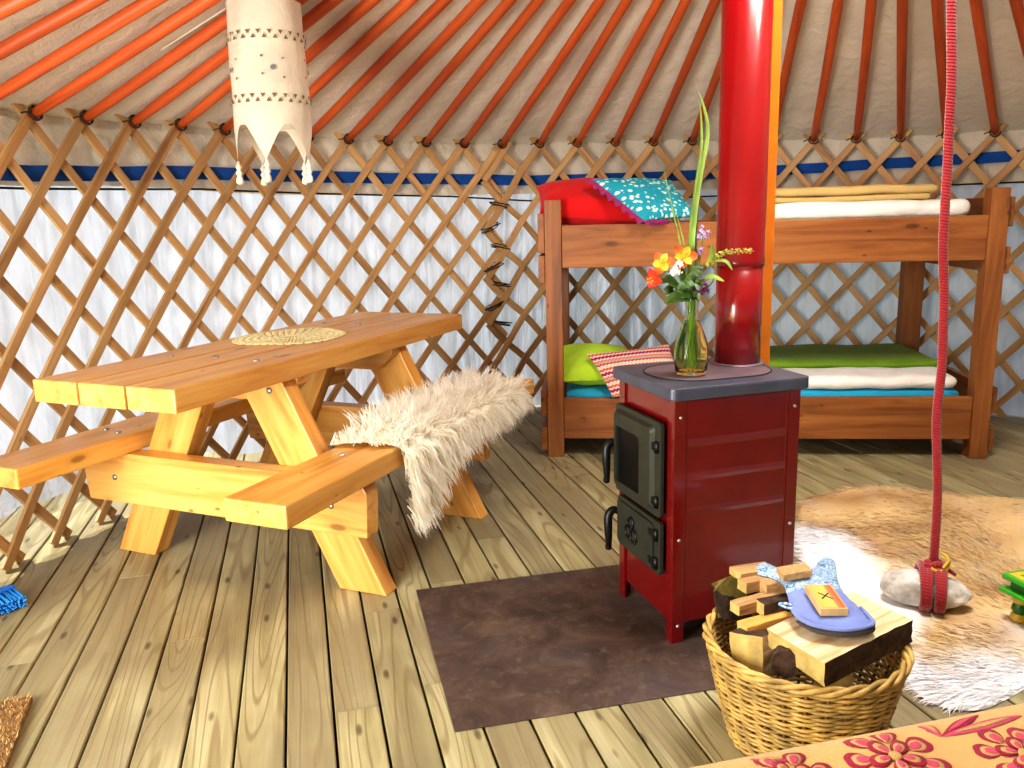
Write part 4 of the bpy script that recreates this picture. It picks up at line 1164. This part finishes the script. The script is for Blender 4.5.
# ------------------------------------------------------------------ hide, rock, rope
HO = [(1.00,2.75),(1.08,2.98),(1.17,3.19),(1.33,3.27),(1.51,3.35),(1.72,3.26),(1.955,3.17),(2.15,3.10),(2.34,2.86),(2.30,2.55),(2.05,2.30),(1.78,2.08),(1.52,1.96),(1.36,1.90),(1.237,1.826),(1.14,1.77),(1.069,1.745),(.997,1.765),(.972,1.84),(1.00,1.98),(1.04,2.12),(1.03,2.28),(.985,2.42),(.965,2.58)]
def hide():
    rng = random.Random(9); poly = [(p.x, p.y) for p in catmull([(x, y, 0) for x, y in HO], 5, True)]
    cx = sum(p[0] for p in poly)/len(poly); cy = sum(p[1] for p in poly)/len(poly)
    def inside_(x, y):
        c = False; j = len(poly)-1
        for i in range(len(poly)):
            if (poly[i][1] > y) != (poly[j][1] > y) and x < (poly[j][0]-poly[i][0])*(y-poly[i][1])/(poly[j][1]-poly[i][1])+poly[i][0]: c = not c
            j = i
        return c
    def ed(x, y): return min(math.hypot(x-p[0], y-p[1]) for p in poly)
    WHT, TAN, BRN, GRY = s2l((246,247,252)), s2l((222,192,140)), s2l((168,128,80)), s2l((196,178,150))
    def mixc(a, b, t): t = max(0, min(1, t)); return tuple(a[i]*(1-t)+b[i]*t for i in range(3))
    def colr(x, y):
        d = ed(x, y)
        e = d/.20+.9*nz(x*4, y*4, 2)+.4*nz(x*13, y*13, 3)
        # flank nearest the camera and the left side are white, the rest tan
        side = (x-1.02)/.30+.9*nz(x*4, y*4, 8); front = (y-1.80)/.36+.6*nz(x*5, y*5, 4)
        far = max(0, min(1, (y-2.7)/.3))
        w = 1-max(0, min(1, min(side+far*.5, front)))
        c = mixc(TAN, BRN, .25+1.5*nz(x*2.2, y*5.5, 5)); c = mixc(c, GRY, max(0, nz(x*7, y*16, 6)))
        return mixc(c, WHT, w*1.6-.3)
    root = thing('animal_hide', 'large tan and white animal hide spread on the floor at the right', 'hide rug', (1.5, 2.5, 0)); OF = Matrix.Translation((-1.5, -2.5, 0))
    n = len(poly); vs = []; cs = []
    rad = [1.0, .97, .85, .65, .42, .2, .0]
    for r in rad:
        for (x, y) in poly:
            X, Y = cx+(x-cx)*r, cy+(y-cy)*r
            z = .0015+(.010+.006*nz(X*3, Y*3, 1) if r < 1 else 0); vs.append((X, Y, z)); cs.append(colr(X, Y))
    fs = [(q*n+i, q*n+(i+1) % n, (q+1)*n+(i+1) % n, (q+1)*n+i) for q in range(len(rad)-1) for i in range(n)]
    MB().add(vs, fs, 0, True, Col=cs).build('skin', M['hidebase'], root, OF)
    mb = MB(); roots = []
    cnt = 0
    while cnt < 24000:
        x, y = rng.uniform(.95, 2.35), rng.uniform(1.73, 3.36)
        if not inside_(x, y): continue
        if y > 2.9 and rng.random() < .35: continue
        d = ed(x, y); c = colr(x, y); v = rng.uniform(.82, 1.12); c = tuple(min(1, q*v) for q in c)
        ang = 2.6+1.3*nz(x*1.5, y*1.5, 7)+(rng.gauss(0, .25))
        L = rng.uniform(.022, .04)*(1.15 if d < .1 else 1)
        roots.append(((x, y, .006+.004*min(1, d/.05)), (cos(ang)*.8, sin(ang)*.8, .30), L, .0016, .6, tuple(q*.92 for q in c), c, V((cos(ang)*.3+rng.gauss(0, .15), sin(ang)*.3+rng.gauss(0, .15), 1)).normalized())); cnt += 1
    strands(mb, roots, rng); mb.build('fur', M['hide'], root, OF)
hide()
def rock():
    rt = thing('stone', 'smooth pale stone bound with red rope lying on the hide', 'stone', (1.205, 2.265, .012)); bm = bmesh.new(); bmesh.ops.create_icosphere(bm, subdivisions=5, radius=1)
    for v in bm.verts:
        p = v.co.copy()
        tp = 1-.30*max(0, p.x)**1.3-.12*max(0, -p.x)**2
        ff = math.sqrt(max(0, 1-abs(p.x)**3.2)/(1-p.x*p.x+1e-4)); tp *= min(1.7, ff)*.93
        q = V((p.x*.124, p.y*.076*tp, p.z*(.064 if p.z > 0 else .042)*tp))
        q += V(noise.noise_vector(p*1.6))*.010+V(noise.noise_vector(p*5))*.0022
        v.co = q
    mn = min(v.co.z for v in bm.verts); mb = MB().bm(bm, 0, True, Matrix.Rotation(-.40, 4, 'Z') @ Matrix.Translation((0, 0, -mn)))
    mb.build('stone_body', M['stone'], rt)
    return rt
rock()
def rope():
    t = thing('red_rope', 'long red rope hanging from above and wound around the pale stone', 'rope', (1.225, 2.262, .115))
    OF = Matrix.Translation((-1.225, -2.262, -.115))
    rg = random.Random(2); pts = []
    P0, P1 = V((1.226, 2.262, .132)), V((1.135, 2.29, 2.50))
    for k in range(60):
        u = k/59; p = P0.lerp(P1, u); pts.append(p+V((.007*nz(u*14, 1, 1)+.004*sin(u*26), .004*nz(u*11, 3, 1), 0))*(1 if u > .03 else 0))
    mb = MB().tube(pts, .0122, 10); mb.build('hanging_line', M['rope'], t, OF)
    wr = MB(); ax = V((cos(-.40), sin(-.40), 0)); ay = V((-sin(-.40), cos(-.40), 0))
    for k, off in enumerate((-.022, -.002, .016, .034)):
        pts = []
        for s in range(36):
            a = 2*PI*s/36; sl = .005*cos(a)*(1 if k % 2 else -1)
            pts.append(V((1.205, 2.265, .012+.044))+ax*(off+sl+.012)+ay*(cos(a)*.085)+V((0, 0, sin(a)*(.070 if sin(a) > 0 else .046)+.002)))
        wr.tube(pts, .0112, 8, closed=True)
    wr.build('wound_loops', M['rope'], t, OF)
    kn = MB(); kc = V((1.225, 2.258, .134))
    kn.tube([kc+V((.020*cos(x*.5), .014*sin(x*.5), .010*sin(x*.8))) for x in range(26)], .0105, 8)
    kn.tube(catmull([kc+V((.015, -.01, 0)), kc+V((.035, -.015, -.008)), kc+V((.055, -.018, -.022))], 5), lambda u: .0105*(1-.6*u), 8)
    kn.build('knot', M['rope'], t, OF)
    y = MB(); y.tube(catmull([kc+V((-.02, -.022, .002)), kc+V((-.004, -.030, -.004)), kc+V((.020, -.028, .0)), kc+V((.034, -.015, .012)), kc+V((.034, 0, .028)), kc+V((.020, .008, .036))], 6), .0052, 6)
    y.tube(catmull([kc+V((.010, -.03, .006)), kc+V((.022, -.026, .018)), kc+V((.036, -.012, .020))], 5), .0045, 6)
    y.build('yellow_twine', M['ypaint'], t, OF)['label'] = 'yellow twine tied into the red knot'
rope()

# ------------------------------------------------------------------ low painted stool at the right edge
sr_ = .26
stl = thing('painted_stool', 'small low green painted stool with yellow banded legs at the right edge', 'stool', (1.459, 1.842, .014), sr_)
WS = .34
MB().box((0, 0, .120), (WS, WS, .134), .003).build('top_board', M['gpaint'], stl)
MB().box((.012, .012, .1341), (WS-.012, WS-.012, .1350), .0).build('top_inlay', M['ypaint'], stl)
MB().box((.03, .03, .1351), (WS-.03, WS-.03, .1358), .0).build('top_panel', M['gpaint'], stl)
MB().box((.016, .016, .092), (WS-.016, WS-.016, .1198), .002).build('apron', M['gdark'], stl)
MB().box((-.004, -.004, .080), (WS+.004, WS+.004, .0918), .003).build('lower_moulding', M['gpaint'], stl)
for (x, y) in ((.036, .036), (WS-.036, .036), (.036, WS-.036), (WS-.036, WS-.036)):
    lg = MB()
    prof = [(.019, 0), (.022, .006), (.021, .020), (.016, .023), (.016, .026), (.022, .034), (.019, .048), (.016, .051), (.017, .054), (.022, .062), (.023, .080)]
    lg.lathe(prof, 20, c=(x, y, 0))
    nq = 20
    for i in range(len(lg.f)):
        r = i//nq; lg.mi[i] = 1 if (r < 3 or r >= 8) else 0
    lg.build('leg', [M['gdark'], M['ypaint']], stl)

# ------------------------------------------------------------------ foreground bed with embroidered spread
BA = .235
BF = Matrix.Translation((.238, .936, 0)) @ Matrix.Rotation(BA, 4, 'Z')
bed = thing('low_bed', 'low bed at the bottom right corner under the embroidered spread', 'bed', (.238, .936, 0), BA)
for (x, y) in ((-.75, -.10), (1.05, -.10), (-.75, -.80), (1.05, -.80)):
    bar('leg', bed, M['bunk'], (x, y, 0), (x, y, .22), .07, .07)
MB().box((-.85, -.86, .20), (1.15, -.03, .28), .006).build('bed_frame', M['bunk'], bed)
soft_slab((-.84, -.85, .281), (1.14, -.035, .470), .05, .003).build('mattress', M['mattress'], bed)
cv = thing('bedspread', 'golden tan bedspread embroidered with large maroon flowers, bottom right corner', 'bedspread', (.238, .936, .482), BA)
CF = Matrix.Translation((0, 0, -.47))
def topz(x, y):
    return .490-max(0, .05+y)**2*3.2+.004*nz(x*5, y*5, 1)-.02*max(0, -x-.0)*0
def cover(u, w):
    x = -.90+2.08*u
    # from the far edge hem up over the edge and across the top
    L = .24
    s = w*1.12
    if s < L:
        return V((x, .006+.012*sin(x*14)*(1-s/L), .25+s*(.212/.24)+.0))
    y = -(s-L)
    r = min(1, (s-L)/.05)
    z = .462+(topz(x, y-.0)-.462)*math.sin(r*PI/2)
    return V((x, y+.006*(1-r), z))
MB().grid(cover, 120, 80).build('cover_cloth', M['coverlet'], cv, CF)
def zc_top(x, y): 
    r = min(1, max(0, -y)/.05); return .462+(topz(x, y)-.462)*math.sin(r*PI/2)
def blob(mb, pts, mi, dz=.0016, k=4):
    P = catmull([(x, y, 0) for x, y in pts], k, True)
    cx = sum(p.x for p in P)/len(P); cy = sum(p.y for p in P)/len(P)
    n = len(P); vs = []
    for r in (1.0, .93, .5): vs += [(cx+(p.x-cx)*r, cy+(p.y-cy)*r, zc_top(cx+(p.x-cx)*r, cy+(p.y-cy)*r)+(.0006 if r == 1 else dz)) for p in P]
    vs.append((cx, cy, zc_top(cx, cy)+dz))
    fs = [(q*n+i, q*n+(i+1) % n, (q+1)*n+(i+1) % n, (q+1)*n+i) for q in (0, 1) for i in range(n)]+[(2*n+i, 2*n+(i+1) % n, 3*n) for i in range(n)]
    mb.add(vs, fs, mi, True)
def petal_pts(cx, cy, a, L, W, sc=3):
    """broad rounded petal, lightly scalloped along its outer edge"""
    out = []; n = 14
    for t in range(n):
        p = 2*PI*t/n; x = L*.55+L*.45*cos(p)*(1+(.07 if cos(p) > .1 and t % 2 else 0)); y = W*L*.62*sin(p)*(.8+.2*cos(p))
        out.append((cx+x*cos(a)-y*sin(a), cy+x*sin(a)+y*cos(a)))
    return out
BI = BF.inverted()
def emb_flower(wx, wy, s, rot=0):
    c = BI @ V((wx, wy, 0)); mb = MB()
    for k in range(7):
        a = rot+2*PI*k/7; ox, oy = c.x+s*.42*cos(a), c.y+s*.42*sin(a)
        blob(mb, petal_pts(ox, oy, a, s*.60, .85), 0, .0014)
        blob(mb, petal_pts(ox, oy, a, s*.47, .72), 2, .0020)
        blob(mb, petal_pts(ox+s*.02*cos(a), oy+s*.02*sin(a), a, s*.36, .58), 1, .0026)
    for k in range(5):
        a = rot+.4+2*PI*k/5
        blob(mb, petal_pts(c.x+s*.06*cos(a), c.y+s*.06*sin(a), a, s*.52, .66), 0, .0034)
        blob(mb, petal_pts(c.x+s*.07*cos(a), c.y+s*.07*sin(a), a, s*.40, .55), 2, .0040)
        blob(mb, petal_pts(c.x+s*.09*cos(a), c.y+s*.09*sin(a), a, s*.28, .45), 1, .0046)
    blob(mb, [(c.x+s*.13*cos(t*PI/4), c.y+s*.13*sin(t*PI/4)) for t in range(8)], 2, .0052)
    return mb.build('embroidered_flower', [M['maroon'], M['pink'], M['sand']], cv, CF)
emb_flower(.462, .905, .062, .3); emb_flower(.622, .905, .056, .9); emb_flower(.325, .872, .055, .1); emb_flower(.50, .70, .10, .5); emb_flower(.85, .85, .10, .2)
def emb_leaf(p, q, w, mi):
    a = BI @ V((p[0], p[1], 0)); b = BI @ V((q[0], q[1], 0)); d = (b-a); n = V((-d.y, d.x, 0)).normalized(); mb = MB()
    blob(mb, [(a.x, a.y), ((a+d*.3+n*w*.8).x, (a+d*.3+n*w*.8).y), ((a+d*.65+n*w).x, (a+d*.65+n*w).y), (b.x, b.y), ((a+d*.65-n*w).x, (a+d*.65-n*w).y), ((a+d*.3-n*w*.8).x, (a+d*.3-n*w*.8).y)], mi, .0018)
    w2 = w*.45
    blob(mb, [((a+d*.15).x, (a+d*.15).y), ((a+d*.5+n*w2).x, (a+d*.5+n*w2).y), ((a+d*.86).x, (a+d*.86).y), ((a+d*.5-n*w2).x, (a+d*.5-n*w2).y)], 2 if mi == 1 else 1, .003)
    mb.build('embroidered_leaf', [M['maroon'], M['pink'], M['sand']], cv, CF)
emb_leaf((.541, .945), (.618, .998), .008, 0); emb_leaf((.541, .945), (.668, .984), .0075, 1); emb_leaf((.541, .945), (.528, .985), .008, 1)
emb_leaf((.33, .905), (.285, .918), .006, 1)

# ------------------------------------------------------------------ brush and doormat at the left
def brush():
    ax = V((-.12, -.99, 0)).normalized(); cr = V((.80, -.60, 0)).normalized(); ax = V((-.60, -.80, 0)).normalized()
    O = V((-1.635, 2.490, 0)); t = thing('hand_brush', 'bright blue plastic hand brush with blue bristles on the floor at the left edge', 'brush', O)
    F = Matrix((ax, cr, V((0, 0, -1)))).transposed().to_4x4()
    if F.to_3x3().determinant() < 0: F = Matrix((ax, cr, V((0, 0, 1)))).transposed().to_4x4()
    zf = 1 if (F @ V((0, 0, 1))).z > 0 else -1
    def bx(lo, hi, bev, name, mat):
        lo = list(lo); hi = list(hi)
        if zf < 0: lo[2], hi[2] = -hi[2], -lo[2]
        return MB().box(lo, hi, bev).build(name, M[mat], t, F)
    bx((.0, 0, .004), (.24, .034, .052), .008, 'brush_block', 'brushblue')
    hb = MB(); hb.tube([F @ V((x, .016, zf*.028)) for x in (.23, .26, .29, .32)], lambda u: .014-.003*u, 10); hb.build('grip', M['brushblue'], t)
    mb = MB(); rg = random.Random(3)
    for i in range(16):
        for j in range(3):
            x, z = .008+i*.0149, .012+j*.016
            for s in range(5):
                p = V((x+rg.uniform(-.003, .003), .033, z+rg.uniform(-.003, .003))); q = p+V((rg.uniform(-.006, .006), .078+rg.uniform(-.004, .004), rg.uniform(-.005, .003)-.0*z)); q.z = max(.003, q.z*.8)
                p.z *= zf; q.z *= zf
                mb.tube([p, q], .0023, 4)
    mb.build('bristles', M['bristle'], t, F)
brush()
def mat_():
    e1 = V((.33, -.944, 0)); e2 = V((-.944, -.33, 0)); O = V((-1.232, 1.890, 0)); rng = random.Random(4)
    t = thing('door_mat', 'coarse coir door mat at the bottom left corner', 'door mat', O)
    c0, c1 = s2l((150, 112, 64)), s2l((206, 172, 112))
    MB().box((0, 0, 0), (.65, .40, .016), .003).build('mat_backing', plain('coir_backing', rgb(150,112,66), .95, var=.25, nscale=60, bump=.8, bscale=150), t, Matrix((e1, e2, V((0,0,-1)))).transposed().to_4x4() if e1.cross(e2).z < 0 else Matrix((e1, e2, V((0,0,1)))).transposed().to_4x4())
    mb = MB(); roots = []
    for k in range(7000):
        p = e1*rng.uniform(0, .65)+e2*rng.uniform(0, .40)+V((0, 0, .014)); v = rng.random(); c = tuple(c0[i]*(1-v)+c1[i]*v for i in range(3))
        roots.append((p, (rng.uniform(-.7, .7), rng.uniform(-.7, .7), 1), rng.uniform(.008, .016), .0012, .2, tuple(x*.6 for x in c), c))
    strands(mb, roots, rng); mb.build('coir_pile', M['coir'], t)
    return t
mt = mat_()
for ch in mt.children:
    if ch.name.startswith('mat_backing') and ch.matrix_basis.to_3x3()[2][2] < 0: ch.location.z = .0165

# ------------------------------------------------------------------ light
w = bpy.data.worlds.new('sky'); bpy.context.scene.world = w; w.use_nodes = True
bg = w.node_tree.nodes['Background']; bg.inputs[0].default_value = (.80, .89, 1.0, 1); bg.inputs[1].default_value = .65
def sun(d, e, col, ang):
    l = bpy.data.lights.new('sun', 'SUN'); l.energy = e; l.color = col; l.angle = ang
    o = bpy.data.objects.new('sun', l); C.objects.link(o); o.rotation_euler = V(d).to_track_quat('-Z', 'Y').to_euler()
sun((.68, -.08, -.70), 7.0, (1.0, .93, .82), .01)
def area(name, loc, tgt, e, sx, sy, col):
    l = bpy.data.lights.new(name, 'AREA'); l.shape = 'RECTANGLE'; l.size = sx; l.size_y = sy; l.energy = e; l.color = col
    o = bpy.data.objects.new(name, l); C.objects.link(o); o.location = loc; o.rotation_euler = (V(tgt)-V(loc)).to_track_quat('-Z', 'Y').to_euler()
area('door_daylight', (-1.72, .05, .95), (-.1, 2.6, .95), 125, 1.1, 1.6, (1.0, .96, .89))
area('crown_daylight', (CX, CY, 2.62), (CX, CY, 0), 95, .8, .8, (1.0, .97, .92))
sc = bpy.context.scene
sc.view_settings.view_transform = 'Standard'; sc.view_settings.exposure = 0.2
try: sc.view_settings.look = 'Medium High Contrast'
except Exception: pass
